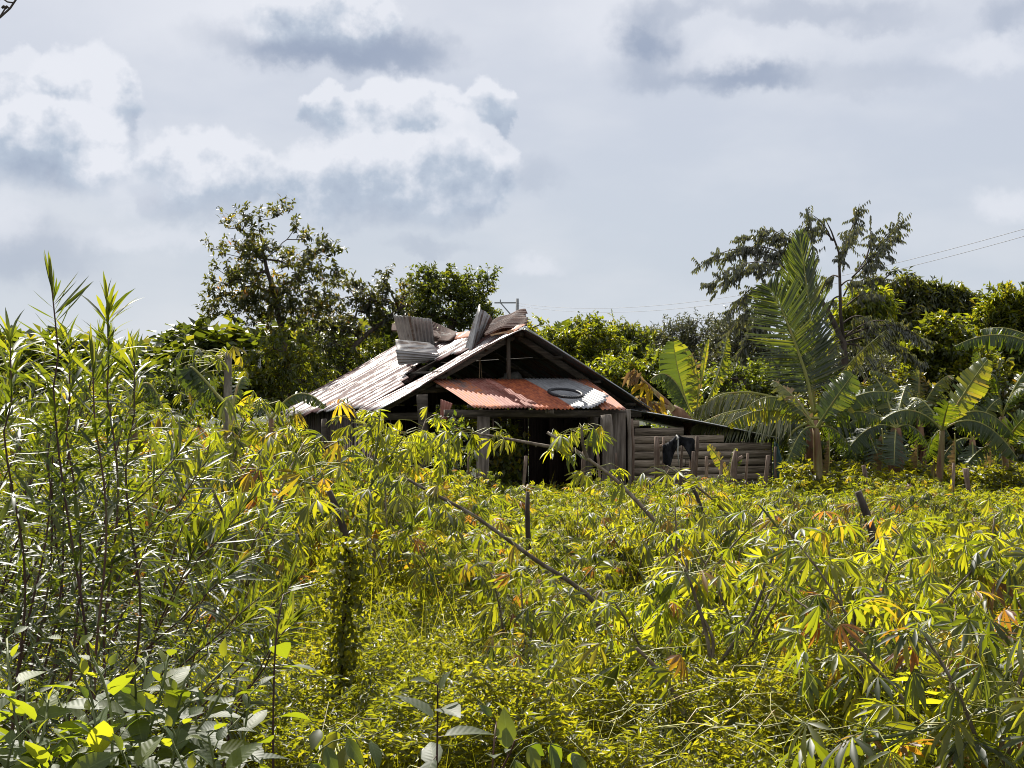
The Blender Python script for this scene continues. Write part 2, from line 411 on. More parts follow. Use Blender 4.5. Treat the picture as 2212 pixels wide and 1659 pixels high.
def bananamat():
    m, nb = newmat('banana_leaf')
    at = nb.n('ShaderNodeAttribute', attribute_name='rnd').outputs['Fac']
    uv = nb.n('ShaderNodeUVMap').outputs[0]
    s = nb.n('ShaderNodeSeparateXYZ'); nb.put(s.inputs[0], uv)
    vein = nb.noise(nb.vm('MULTIPLY', uv, (0.6, 45, 1)), 1.0, 3.0)
    blot = nb.noise(nb.vm('MULTIPLY', uv, (2, 2, 1)), 2.0, 4.0)
    c = nb.ramp(at, [(0, (.015, .032, .010)), (.6, (.04, .065, .018)), (.9, (.10, .11, .025)), (1, (.25, .15, .05))])
    c = nb.mix(nb.mr(vein, .4, .65, 0, .55), c, (.09, .13, .045, 1))
    t = nb.ramp(at, [(0, (.035, .06, .005)), (.55, (.15, .20, .008)), (.85, (.62, .58, .015)), (1, (.5, .3, .05))])
    t = nb.mix(nb.mr(vein, .5, .7, 0, .45), t, (.10, .14, .01, 1))
    ps = nb.n('ShaderNodeBsdfPrincipled'); nb.put(ps.inputs['Base Color'], c)
    nb.put(ps.inputs['Roughness'], nb.mr(blot, .3, .7, .28, .45)); ps.inputs['Specular IOR Level'].default_value = .6
    bp = nb.n('ShaderNodeBump'); nb.put(bp.inputs['Height'], vein); bp.inputs['Strength'].default_value = .8; bp.inputs['Distance'].default_value = .02
    nb.put(ps.inputs['Normal'], bp.outputs[0])
    tr = nb.n('ShaderNodeBsdfTranslucent'); nb.put(tr.inputs[0], t)
    mx = nb.n('ShaderNodeMixShader'); mx.inputs[0].default_value = .42
    m.node_tree.links.new(ps.outputs[0], mx.inputs[1]); m.node_tree.links.new(tr.outputs[0], mx.inputs[2])
    return finish(m, nb, mx.outputs[0])
M['banana'] = bananamat()

def solidmat(name, stops, scale=(1, 1, 1), nscale=4.0, rough=0.8, metal=0.0, bump=0.4, coord='Object', varf=0.35, spec=0.4, bdist=0.01):
    """noise-ramped solid with per-piece value shift from 'rnd'"""
    m, nb = newmat(name)
    if coord == 'UV': co = nb.n('ShaderNodeUVMap').outputs[0]
    else: co = nb.n('ShaderNodeTexCoord').outputs[coord]
    at = nb.n('ShaderNodeAttribute', attribute_name='rnd').outputs['Fac']
    sh = nb.n('ShaderNodeCombineXYZ')
    for i in range(3): nb.put(sh.inputs[i], nb.m('MULTIPLY', at, 17.3 + 5 * i))
    v = nb.vm('ADD', nb.vm('MULTIPLY', co, scale), sh.outputs[0])
    n = nb.noise(v, nscale, 7.0, 0.6)
    c = nb.ramp(nb.mr(n, .28, .72, typ='LINEAR'), stops)
    hv = nb.n('ShaderNodeHueSaturation'); nb.put(hv.inputs['Color'], c)
    nb.put(hv.inputs['Value'], nb.m('ADD', nb.m('MULTIPLY', nb.m('SUBTRACT', at, .5), varf * 2), 1.0))
    ps = nb.n('ShaderNodeBsdfPrincipled'); nb.put(ps.inputs['Base Color'], hv.outputs[0])
    ps.inputs['Roughness'].default_value = rough; ps.inputs['Metallic'].default_value = metal
    ps.inputs['Specular IOR Level'].default_value = spec
    if bump:
        bp = nb.n('ShaderNodeBump'); nb.put(bp.inputs['Height'], n); bp.inputs['Strength'].default_value = bump; bp.inputs['Distance'].default_value = bdist
        nb.put(ps.inputs['Normal'], bp.outputs[0])
    return finish(m, nb, ps.outputs[0])
M['bark'] = solidmat('bark', [(0, (.03, .022, .016)), (.5, (.07, .052, .04)), (1, (.13, .10, .08))], (1, 1, .25), 14, .9)
M['bark_pale'] = solidmat('bark_pale', [(0, (.09, .075, .055)), (.5, (.17, .145, .11)), (1, (.27, .24, .19))], (1, 1, .3), 16, .85)
M['stem'] = solidmat('green_stem', [(0, (.06, .08, .025)), (.6, (.12, .14, .04)), (1, (.2, .2, .07))], (1, 1, .4), 20, .6)
M['petiole'] = solidmat('petiole', [(0, (.16, .18, .04)), (.6, (.28, .27, .06)), (1, (.35, .18, .08))], (1, 1, .4), 6, .5)
M['redstem'] = solidmat('red_stem', [(0, (.05, .022, .02)), (.6, (.09, .04, .03)), (1, (.12, .10, .04))], (1, 1, .4), 9, .6)
M['cassava_stem'] = solidmat('cassava_stem', [(0, (.08, .06, .04)), (.5, (.16, .12, .085)), (1, (.32, .28, .22))], (1, 1, .6), 16, .8)
M['pseudostem'] = solidmat('banana_stem', [(0, (.07, .03, .015)), (.4, (.17, .09, .04)), (.7, (.20, .17, .06)), (1, (.30, .24, .12))], (1, 1, .16), 7, .55)
M['pseudo_brown'] = solidmat('dry_banana_stem', [(0, (.09, .04, .02)), (.5, (.2, .10, .05)), (1, (.36, .22, .12))], (1, 1, .2), 8, .75)
M['plank_h'] = solidmat('weathered_plank', [(0, (.07, .052, .036)), (.35, (.22, .17, .12)), (.7, (.40, .32, .235)), (1, (.56, .47, .37))], (.9, .9, 14), 2.6, .85, bump=.6, varf=.28)
M['board_v'] = solidmat('wall_board', [(0, (.02, .013, .010)), (.5, (.055, .035, .026)), (1, (.10, .075, .06))], (9, 9, .5), 2.2, .9, bump=.5, varf=.4)  # wood colour darkened to deepen the shade inside the hut
M['post'] = solidmat('post_wood', [(0, (.05, .04, .03)), (.45, (.13, .105, .08)), (1, (.26, .22, .18))], (9, 9, .8), 2.2, .85, bump=.6, varf=.25)
M['stake'] = solidmat('stake_wood', [(0, (.07, .045, .032)), (.5, (.18, .12, .085)), (1, (.34, .26, .20))], (8, 8, 1.2), 3, .85, bump=.6, varf=.3)
M['beam'] = solidmat('beam_wood', [(0, (.03, .024, .018)), (.5, (.075, .06, .045)), (1, (.16, .13, .10))], (1, 1, 8), 3, .85, bump=.5)
M['lath'] = solidmat('pale_lath', [(0, (.25, .15, .08)), (1, (.5, .34, .2))], (1, 1, 8), 3, .8, bump=.3)
M['rubber'] = solidmat('tyre_rubber', [(0, (.012, .012, .014)), (1, (.035, .035, .04))], (1, 1, 1), 20, .55)
M['black_cloth'] = solidmat('black_cloth', [(0, (.006, .006, .008)), (1, (.018, .018, .022))], (1, 1, 1), 8, .9, bump=.3)
M['green_net'] = solidmat('green_tarp', [(0, (.008, .03, .025)), (.7, (.015, .06, .05)), (1, (.16, .2, .18))], (1, 1, .4), 7, .6)
M['rope'] = solidmat('pale_rope', [(0, (.3, .29, .27)), (1, (.5, .49, .46))], (1, 1, 1), 30, .8)
M['concrete'] = solidmat('pole_concrete', [(0, (.22, .22, .22)), (1, (.34, .34, .34))], (1, 1, 1), 5, .8)
M['wire'] = solidmat('wire', [(0, (.12, .12, .13)), (1, (.16, .16, .17))], (1, 1, 1), 5, .5)
M['soil'] = solidmat('soil', [(0, (.012, .014, .006)), (.5, (.022, .03, .010)), (.8, (.03, .045, .012)), (1, (.05, .055, .02))], (1, 1, 1), 1.6, .95, bump=.6, varf=0, bdist=.05)
M['sack'] = solidmat('old_sack', [(0, (.08, .075, .06)), (1, (.16, .15, .13))], (1, 1, 1), 6, .8)

def sheetmat(name, zinc, rust_a, rust_b, amount, streak=9.0, low=None, rough=.42, metal=.55):
    """corrugated sheet: zinc with rust in streaks along the run (UV v = metres along the run)"""
    m, nb = newmat(name)
    uv = nb.n('ShaderNodeUVMap').outputs[0]
    at = nb.n('ShaderNodeAttribute', attribute_name='rnd').outputs['Fac']
    sh = nb.n('ShaderNodeCombineXYZ'); nb.put(sh.inputs[0], nb.m('MULTIPLY', at, 31.0)); nb.put(sh.inputs[1], nb.m('MULTIPLY', at, 7.0))
    u = nb.vm('ADD', uv, sh.outputs[0])
    st = nb.noise(nb.vm('MULTIPLY', u, (streak, .07, 1)), 1.0, 4.0, .55)
    sp_ = nb.noise(u, 4.0, 9.0, .65)
    big = nb.noise(nb.vm('MULTIPLY', u, (1.6, .5, 1)), 1.0, 2.0)
    f = nb.m('ADD', nb.m('MULTIPLY', st, .55), nb.m('ADD', nb.m('MULTIPLY', sp_, .28), nb.m('MULTIPLY', big, .35)))
    s = nb.n('ShaderNodeSeparateXYZ'); nb.put(s.inputs[0], uv)
    if low is not None: f = nb.m('ADD', f, nb.m('MULTIPLY', nb.mr(s.outputs[1], low[0], low[1]), low[2]))
    th = 0.86 - 0.5 * amount
    rf = nb.mr(f, th - .035, th + .04)
    zn = nb.mix(nb.mr(sp_, .35, .7), zinc, tuple(c * .72 for c in zinc[:3]) + (1,))
    rc = nb.mix(nb.mr(nb.noise(u, 7.0, 5.0), .35, .65), rust_a, rust_b)
    c = nb.mix(rf, zn, rc)
    grime = nb.mr(nb.noise(nb.vm('MULTIPLY', u, (14, .8, 1)), 1.0, 3.0), .55, .75, 0, .45)
    c = nb.mix(grime, c, (.08, .05, .045, 1))
    ps = nb.n('ShaderNodeBsdfPrincipled'); nb.put(ps.inputs['Base Color'], c)
    nb.put(ps.inputs['Metallic'], nb.mr(rf, 0, 1, metal, 0.0)); nb.put(ps.inputs['Roughness'], nb.mr(rf, 0, 1, rough, .75))
    bp = nb.n('ShaderNodeBump'); nb.put(bp.inputs['Height'], sp_); bp.inputs['Strength'].default_value = .25; bp.inputs['Distance'].default_value = .004
    nb.put(ps.inputs['Normal'], bp.outputs[0])
    return finish(m, nb, ps.outputs[0])
Z = (.62, .62, .62, 1)
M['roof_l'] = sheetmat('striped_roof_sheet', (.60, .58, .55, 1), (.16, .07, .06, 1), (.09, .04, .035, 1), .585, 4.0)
M['roof_r'] = sheetmat('shade_darkened_roof_sheet', (.14, .14, .14, 1), (.16, .08, .06, 1), (.10, .05, .04, 1), .5)  # zinc darkened to paint in the shade under the right slope
M['sheet_grey'] = sheetmat('weathered_grey_sheet', (.36, .35, .34, 1), (.15, .10, .075, 1), (.09, .065, .05, 1), .42, 7.0, rough=.5, metal=.4)
M['sheet_brown'] = sheetmat('brown_sheet', (.24, .22, .20, 1), (.13, .065, .045, 1), (.08, .045, .035, 1), .72, 6.0, rough=.6, metal=.2)
M['aw_pink'] = sheetmat('pink_rust_sheet', (.38, .30, .27, 1), (.36, .17, .13, 1), (.52, .17, .06, 1), .66, 3.0, low=(.5, 1.5, .2))
M['aw_dark'] = sheetmat('dark_rust_sheet', (.42, .36, .33, 1), (.30, .10, .07, 1), (.38, .17, .13, 1), .72, 3.0)
M['aw_orange'] = sheetmat('orange_rust_sheet', (.4, .35, .3, 1), (.50, .14, .05, 1), (.30, .075, .035, 1), .86, 3.0)
M['aw_zinc'] = sheetmat('zinc_sheet', (.40, .40, .40, 1), (.34, .22, .18, 1), (.30, .16, .12, 1), .36, 6.0, rough=.6, metal=.25)
M['edge_zinc'] = sheetmat('lit_edge_zinc', (.55, .56, .58, 1), (.35, .25, .2, 1), (.3, .2, .15, 1), .12, 6.0, rough=.4)  # pale zinc, paints in the brightness of the lit roof edges

# ------------------------------------------------------------------ ground
def ground():
    a = Acc()
    xs = np.concatenate([[-3000, -600, -120], np.arange(-40, 41, 1.0), [120, 600, 3000]])
    ys = np.concatenate([[-300, -40, -6], np.arange(0, 60, 1.0), [80, 160, 600, 4000]])
    X, Y = np.meshgrid(xs, ys); Zg = gh(X, Y)
    v = np.stack([X, Y, Zg], -1).reshape(-1, 3)
    nx, ny = len(xs), len(ys)
    i = (np.arange(ny - 1)[:, None] * nx + np.arange(nx - 1)[None]).ravel()
    a.add(v, np.stack([i, i + 1, i + 1 + nx, i + nx], -1))
    tag(a.build('ground', M['soil'], smooth=True), kind='structure')
ground()

# ------------------------------------------------------------------ the hut
def loft(acc, A, B, pitch=0.08, amp=0.013, nv=8, rnd=0.5, sag=0.0, jag=0.0, curl=None, under=False):
    """corrugated sheet between edge curves A and B (lists of points); ridges run from A to B"""
    A, B = np.asarray(A, float), np.asarray(B, float)
    def res(Cc, n):
        l = np.concatenate([[0], np.cumsum(np.linalg.norm(np.diff(Cc, axis=0), axis=1))])
        t = np.linspace(0, l[-1], n)
        return np.stack([np.interp(t, l, Cc[:, k]) for k in range(3)], -1), l[-1]
    _, la = res(A, 2); _, lb = res(B, 2)
    Lm = max(la, lb); waves = max(2, round(Lm / pitch)); nu = waves * 6 + 1
    a, _ = res(A, nu); c, _ = res(B, nu)
    if jag:
        k = np.repeat(RND.normal(0, jag, nu // 12 + 2), 12)[:nu, None]; dd = nrm(c - a); c = c + dd * k
    vv = np.linspace(0, 1, nv)
    G = a[:, None] * (1 - vv)[None, :, None] + c[:, None] * vv[None, :, None]
    du = np.gradient(G, axis=0); dv = np.gradient(G, axis=1)
    N = nrm(np.cross(du, dv))
    u = np.linspace(0, 1, nu)
    off = amp * np.sin(u * waves * 2 * np.pi)[:, None] + sag * np.sin(vv * np.pi)[None, :] * 1.0
    if curl is not None: off = off + curl(u[:, None], vv[None, :])
    G = G + N * off[..., None]
    run = np.linalg.norm(c - a, axis=1).mean()
    UV = np.stack(np.broadcast_arrays((u * Lm)[:, None], (vv * run)[None, :]), -1)
    i = (np.arange(nu - 1)[:, None] * nv + np.arange(nv - 1)[None]).ravel()
    acc.add(G.reshape(-1, 3), np.stack([i, i + 1, i + 1 + nv, i + nv], -1), None, rnd, UV.reshape(-1, 2))

DA = 28.0
A_ = P(1120, 712, 28.0); B_ = P(809, 886, 27.1); R_ = P(1390, 887, 28.9)
WV = np.array([-3.15, 10.0, 0.0])            # direction of the ridge, front to back
hut = thing('hut', 'derelict wooden hut with a torn corrugated metal gable roof behind the cassava field', 'hut', (0, 31, 0))
def LP(s, t):                                 # left slope: s along the ridge, t down the slope
    return A_ + WV * s + (B_ - A_) * t
def RP(s, t):
    return A_ + WV * s + (R_ - A_) * t
def part(acc, name, mat, label=None, solid=0.0, smooth=False, par=None):
    o = acc.build(name, M[mat], par or hut, smooth=smooth, solid=solid)
    if label: o['label'] = label
    return o
# left slope: sheets laid side by side, a gap where some tore off
edges = [.0, .12, .20, .28, .36, .45, .54, .63, .72, .81, .90, 1.0]
lowt = [1.0, 1.0, 1.02, 1.04, 1.05, 1.09, 1.13, 1.17, 1.2, 1.16, 1.02]
for i in range(11):
    s0, s1 = edges[i] - .006 if i else 0.0, edges[i + 1] + .006
    lift = np.array([0, 0, .012 * (i % 2)])
    a = Acc()
    if i == 0:                                # the front strip, its outer edge buckled upwards
        up = lambda u, v: .10 * np.clip(1 - u * 3, 0, 1) ** 1.5 * np.sin(np.clip(v * 1.25, 0, 1) * np.pi) - .05 * np.sin(v * np.pi) ** 2
        loft(a, [LP(-.03, .0), LP(s1, .0)], [LP(-.03, 1.0), LP(s1, 1.03)], .09, .016, 18, .31, curl=up)
        part(a, 'roof_sheet', 'roof_l', 'buckled striped roof sheet along the front edge', .003)
        continue
    if i in (1, 2, 3):
        t1 = (.30, .36, .40)[i - 1]; t2 = (.70, .60, .50)[i - 1]
        loft(a, [LP(s0, 0) + lift, LP(s1, 0) + lift], [LP(s0, t1) + lift, LP(s1, t1) + lift], .09, .016, 8, .1 * i, jag=.05)
        part(a, 'roof_sheet', 'roof_l', None, .003)
        a = Acc()
        loft(a, [LP(s0, t2) + lift, LP(s1, t2 - .05) + lift], [LP(s0, lowt[i]) + lift, LP(s1, lowt[i]) + lift], .09, .016, 8, .1 * i + .05, jag=.03)
        part(a, 'roof_sheet', 'roof_l', None, .003)
        continue
    loft(a, [LP(s0, 0) + lift, LP(s1, 0) + lift], [LP(s0, lowt[i]) + lift, LP(s1, lowt[i]) + lift], .09, .016, 12, .09 * i + .07, jag=.04, sag=-.03)
    part(a, 'roof_sheet', 'roof_l', None, .003)
# right slope, seen from below
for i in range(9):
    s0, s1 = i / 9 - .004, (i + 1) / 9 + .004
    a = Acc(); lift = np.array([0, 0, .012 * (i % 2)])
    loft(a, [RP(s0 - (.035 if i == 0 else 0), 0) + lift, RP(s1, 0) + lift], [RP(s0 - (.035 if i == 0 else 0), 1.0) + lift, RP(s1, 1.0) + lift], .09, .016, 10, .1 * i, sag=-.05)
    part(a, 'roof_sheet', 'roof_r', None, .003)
a = Acc()                                     # pale strip added to paint in the sunlit right front edge
f0 = RP(-.04, -.01) + [0, 0, .03]; f1 = RP(-.04, .62) + [0, 0, .05]; f2 = RP(-.04, 1.02) + [0, 0, .045]
a.box(f0, f1, .05, .025, [0, 1, 0], .4); part(a, 'roof_edge', 'edge_zinc')
a = Acc(); a.box(f1, f2, .07, .02, [0, 1, 0], .6); part(a, 'roof_edge', 'edge_zinc')
# bent sheets standing off the roof
def bent(label, mat, A, B, **kw):
    a = Acc(); loft(a, [P(*q) for q in A], [P(*q) for q in B], **kw); part(a, 'bent_roof_sheet', mat, label, .004)
bent('grey roof sheet standing upright with its top edge fanned', 'sheet_grey', [(849, 681, 32.6), (890, 684, 32.3), (932, 689, 32.6)], [(866, 748, 33.2), (904, 752, 33.0), (942, 762, 33.0)], pitch=.095, amp=.02, rnd=.15)
bent('upper half of the grey sheet folded over towards the field', 'sheet_grey', [(926, 741, 31.4), (938, 748, 31.0), (948, 764, 30.6)], [(854, 733, 31.0), (855, 745, 30.6), (857, 758, 30.2)], pitch=.09, amp=.015, rnd=.55)
bent('lower half of the grey sheet folded over towards the field', 'sheet_grey', [(966, 768, 30.4), (950, 775, 30.4), (928, 782, 30.5)], [(855, 755, 30.2), (857, 770, 30.2), (861, 789, 30.3)], pitch=.09, amp=.015, rnd=.75)
bent('folded grey sheet pointing upwards, left fold', 'sheet_grey', [(1036, 657, 29.5), (1037, 670, 29.0)], [(999, 766, 29.3), (1017, 762, 28.7)], pitch=.08, amp=.012, rnd=.35)
bent('folded grey sheet pointing upwards, right fold', 'sheet_grey', [(1037, 668, 29.0), (1047, 672, 29.2), (1058, 682, 29.5)], [(1017, 762, 28.7), (1022, 758, 28.9), (1028, 750, 29.2)], pitch=.085, amp=.018, rnd=.45)
bent('dark side of the folded sheet by the ridge', 'sheet_brown', [(1058, 680, 29.5), (1068, 700, 30.0)], [(1026, 750, 29.2), (1034, 742, 29.9)], pitch=.085, amp=.015, rnd=.15)
bent('curled brown sheet lying over the top of the gable', 'sheet_brown', [(1062, 696, 29.6), (1056, 708, 28.9), (1046, 722, 28.4)], [(1130, 671, 30.2), (1140, 684, 29.0), (1143, 702, 28.2)], pitch=.09, amp=.02, rnd=.65, nv=16, jag=.06, curl=lambda u, v: .035 * np.sin(v * np.pi) + .02 * np.sin(v * 9 + u * 4))
bent('brown sheet lifted along the far ridge', 'sheet_brown', [(847, 700, 34.4), (846, 714, 34.0)], [(990, 725, 33.2), (985, 742, 32.2)], pitch=.08, amp=.02, rnd=.25, nv=12, jag=.05, curl=lambda u, v: .08 * np.sin(v * np.pi))
bent('brown sheet sloping behind the upright sheet', 'sheet_brown', [(930, 693, 33.6), (936, 715, 33.4), (938, 738, 33.0)], [(992, 722, 32.8), (985, 726, 32.2), (972, 735, 31.5)], pitch=.08, amp=.02, rnd=.85)
bent('dark sheet curled down into the hole of the roof', 'sheet_brown', [(888, 788, 31.0), (905, 792, 31.4), (930, 784, 31.2)], [(868, 829, 29.8), (885, 826, 30.4), (905, 800, 30.6)], pitch=.08, amp=.012, rnd=.05)
a = Acc()
loft(a, [LP(-.02, -.03) + [0, 0, .05], LP(.5, -.03) + [0, 0, .06]], [LP(-.02, .07) + [0, 0, .03], LP(.5, .06) + [0, 0, .03]], .1, .01, 4, .3, jag=.03)
part(a, 'ridge_cap', 'aw_pink', None, .003)
# front rake timbers, ridge beam, purlins, king post
def bar(name, mat, p0, p1, w, h, side=None, rnd=None, jit=.008):
    a = Acc(); a.box(p0, p1, w, h, side, RND.random() if rnd is None else rnd, jit); return part(a, name, mat)
bar('rafter', 'beam', LP(.015, .02) - [0, 0, .10], LP(.015, .99) - [0, 0, .10], .05, .12, [0, 1, 0], .9)
bar('rafter', 'beam', RP(.015, .02) - [0, 0, .10], RP(.015, .99) - [0, 0, .10], .05, .12, [0, 1, 0], .6)
for s_ in (.3, .6, .9):
    bar('rafter', 'beam', RP(s_, .02) - [0, 0, .14], RP(s_, .99) - [0, 0, .14], .06, .10, [0, 1, 0])
    bar('rafter', 'beam', LP(s_, .02) - [0, 0, .14], LP(s_, .99) - [0, 0, .14], .06, .10, [0, 1, 0])
bar('ridge_beam', 'beam', LP(-.02, 0) - [0, 0, .07], LP(1, 0) - [0, 0, .07], .08, .10)
for t_ in (.3, .6, .88): bar('purlin', 'beam', RP(-.03, t_) - [0, 0, .06], RP(1, t_) - [0, 0, .06], .05, .05)
for t_ in (.22, .5, .8): bar('purlin', 'beam', LP(.0, t_) - [0, 0, .06], LP(1, t_) - [0, 0, .06], .05, .05)
bar('king_post', 'post', P(1098, 722, 28.05), P(1099, 832, 28.05), .075, .06, None, .5)
a = Acc(); a.tube([P(1034, 758, 28.4), P(1036, 800, 28.4), P(1035, 830, 28.4)], .012, 5); a.tube([P(1037, 764, 28.5), P(1042, 830, 28.5)], .008, 5)
part(a, 'hanging_cord', 'lath')
bar('lath', 'lath', P(1060, 724, 27.95), P(1112, 713, 27.95), .06, .03, None, .5)
bar('lath', 'lath', P(1098, 718, 27.8), P(1122, 714, 27.8), .05, .03, None, .6)
# tie beam across the gable, behind the awning
bar('tie_beam', 'beam', P(818, 900, 27.3), P(1384, 893, 28.7), .10, .14, None, .5)
bar('tie_beam', 'beam', P(905, 843, 27.6), P(985, 838, 27.9), .06, .14, None, .6)
# walls: dark upright boards with slits of light
def boards(name, p0, p1, z0, ztop, n, skip=(), mat='board_v', rnd0=0.0, gap=.012):
    a = Acc(); L = np.linalg.norm(p1[:2] - p0[:2]); dx = (p1 - p0) / n; sd_ = nrm(np.array([dx[0], dx[1], 0]))
    w = L / n
    for i in range(n):
        if i in skip: continue
        c = p0 + dx * (i + .5); zt = ztop(i / n) if callable(ztop) else ztop
        zb = z0 + RND.random() * .05
        a.box([c[0], c[1] + .012 * (i % 2), zb], [c[0] + RND.normal(0, .01), c[1] + .012 * (i % 2), zt - RND.random() * .03], w * 1.04 - (gap * 2.5 if RND.random() < .14 else 0), .022, sd_, RND.random())
    return part(a, name, mat)
eb = LP(1, 1.0); er = RP(1, 1.0); el_ = LP(0, 1.0)
ez = B_[2]
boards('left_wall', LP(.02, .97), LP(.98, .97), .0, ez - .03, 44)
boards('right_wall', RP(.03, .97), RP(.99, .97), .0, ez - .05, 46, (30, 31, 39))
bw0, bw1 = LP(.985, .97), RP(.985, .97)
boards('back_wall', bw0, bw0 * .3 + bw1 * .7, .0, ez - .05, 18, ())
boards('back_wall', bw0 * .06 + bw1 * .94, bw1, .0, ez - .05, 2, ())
a = Acc()                                     # back gable boards with a gap at the left
nb_ = 24
for i in range(nb_):
    if i in (3, 4): continue
    f = (i + .5) / nb_; c = bw0 + (bw1 - bw0) * f
    hgt = (A_[2] - ez) * (1 - abs(f * 2 - 1)) - .12
    if hgt < .05 and i < nb_ - 1: continue
    hgt = max(hgt, .03)
    a.box([c[0], c[1] + .01 * (i % 2), ez - .06], [c[0], c[1] + .01 * (i % 2), ez - .05 + hgt], .24, .02, nrm(bw1 - bw0), RND.random())
    if i in (2, nb_ - 1): part(a, 'back_gable', 'board_v'); a = Acc()
bar('wall_rail', 'beam', bw0 * [1, 1, 0] + [0, -.06, 1.25], bw1 * [1, 1, 0] + [0, -.06, 1.2], .05, .12)
# front posts
def post(px0, py0, px1, py1, d, w, mat='post', kind='log', name='post', rnd=None):
    p0 = P(px0, py0, d); p1 = P(px1, py1, d); p1 = p0 + (p1 - p0) * ((p0[2] - gh(p1[0], p1[1]) + .1) / max(p0[2] - p1[2], .2))
    a = Acc()
    if kind == 'log':
        n = 12; t = np.linspace(0, 1, n)[:, None]; pts = p0 * (1 - t) + p1 * t
        pts[:, 0] += .012 * np.sin(np.linspace(0, 5 + 3 * RND.random(), n)); a.tube(pts, w / 2 * (1 + .10 * RND.normal(size=n)), 9, RND.random() if rnd is None else rnd, wob=.1)
        return part(a, name, mat, smooth=True)
    a.box(p0, p1, w, .05, [1, .15, 0], RND.random() if rnd is None else rnd, .006)
    return part(a, name, mat)
post(1045, 900, 1042, 1050, 26.1, .23, 'post', 'box', rnd=.75)
post(1282, 898, 1266, 1040, 27.6, .20, 'post')
post(1309, 896, 1314, 1040, 26.4, .24, 'post', rnd=.85)
post(1336, 892, 1337, 1040, 26.9, .26, 'post', 'box', rnd=.6)
post(1357, 884, 1361, 1040, 26.7, .075, 'post', rnd=.9)
post(1364, 905, 1367, 1045, 27.3, .07, 'stake')
post(911, 852, 916, 1010, 27.0, .20, 'beam')
post(984, 900, 985, 1010, 27.2, .07, 'beam')
post(700, 905, 702, 1010, 30.0, .12, 'beam')
bar('lintel', 'beam', P(960, 893, 26.2), P(1352, 893, 27.0), .12, .125, None, .95)
bar('lintel_block', 'post', P(1187, 884, 26.3), P(1187, 893, 26.3), .16, .10, None, .8)
a = Acc()                                     # rusty scrap hanging from the awning's left end
loft(a, [P(952, 862, 26.6), P(978, 872, 26.4)], [P(950, 912, 26.6), P(968, 900, 26.5)], .08, .012, 5, .4, jag=.06); part(a, 'hanging_scrap', 'aw_dark', None, .003)
# awning
awn = [  # top x0,x1, bottom x0,x1, material, label
 (928, 1004, 1025, 1092, 'aw_pink', 'pinkish rusted awning sheet at the left end'),
 (1002, 1058, 1090, 1158, 'aw_dark', 'dark red rusted awning sheet'),
 (1056, 1132, 1156, 1243, 'aw_orange', 'bright orange rusted awning sheet'),
 (1129, 1230, 1241, 1306, 'aw_zinc', 'silvery awning sheet under the tyre'),
 (1229, 1266, 1300, 1354, 'aw_pink', 'narrow pinkish awning sheet at the right end')]
def AW(px, top):
    f = (px - 928) / 338.0 if top else (px - 1025) / 329.0
    return P(px, 819 if top else 881 + 4 * f, (27.55 + 1.0 * f) if top else (25.7 + 1.0 * f))
for i, (a0, a1, b0, b1, mt, lb) in enumerate(awn):
    a = Acc(); lf = np.array([0, 0, .014 * (i % 2)])
    if i == 3:
        loft(a, [AW(a0, 1) + lf, AW(a1, 1) + lf], [AW(b0, 0) + lf, AW(1280, 0) + [0, 0, .03], P(1322, 857, 26.9)], .08, .014, 14, .5, jag=.03)
    else:
        loft(a, [AW(a0, 1) + lf, AW(a1, 1) + lf], [AW(b0, 0) + lf, AW(b1, 0) + lf], .08, .014, 12, .17 * i + .1, jag=.03, sag=-.02)
    part(a, 'awning_sheet', mt, lb, .003)
for k_ in (.15, .85):
    q0 = AW(928, 1) * (1 - k_) + AW(1025, 0) * k_; q1 = AW(1266, 1) * (1 - k_) + AW(1354, 0) * k_
    bar('awning_purlin', 'beam', q0 - [0, 0, .055], q1 - [0, 0, .055], .05, .05)
a = Acc(); s0 = P(1052, 826, 27.2) + [0, 0, .05]; s1 = P(1156, 879, 25.95) + [0, 0, .05]
loft(a, [s0 - [.05, 0, 0], s0 + [.05, 0, 0]], [s1 - [.08, 0, 0], s1 + [.06, 0, 0]], .09, .01, 10, .2, jag=.02, curl=lambda u, v: .02 * np.sin(v * 25)); part(a, 'awning_sheet', 'aw_dark', 'narrow pale strip laid over the awning', .003)
# sack shape inside the gable
a = Acc(); n = 16; t = np.linspace(0, 1, n)
a.tube(np.array([P(1075 + 55 * k, 822 + 4 * math.sin(k * 7), 28.9) for k in t]), .16 * np.sin(np.clip(t, .04, .96) * np.pi) ** .5 * (1 + .12 * np.sin(t * 19)), 12, .4, wob=.12)
o = a.build('sack', M['sack'], smooth=True); tag(o, 'grey sack lying under the gable behind the awning', 'sack')
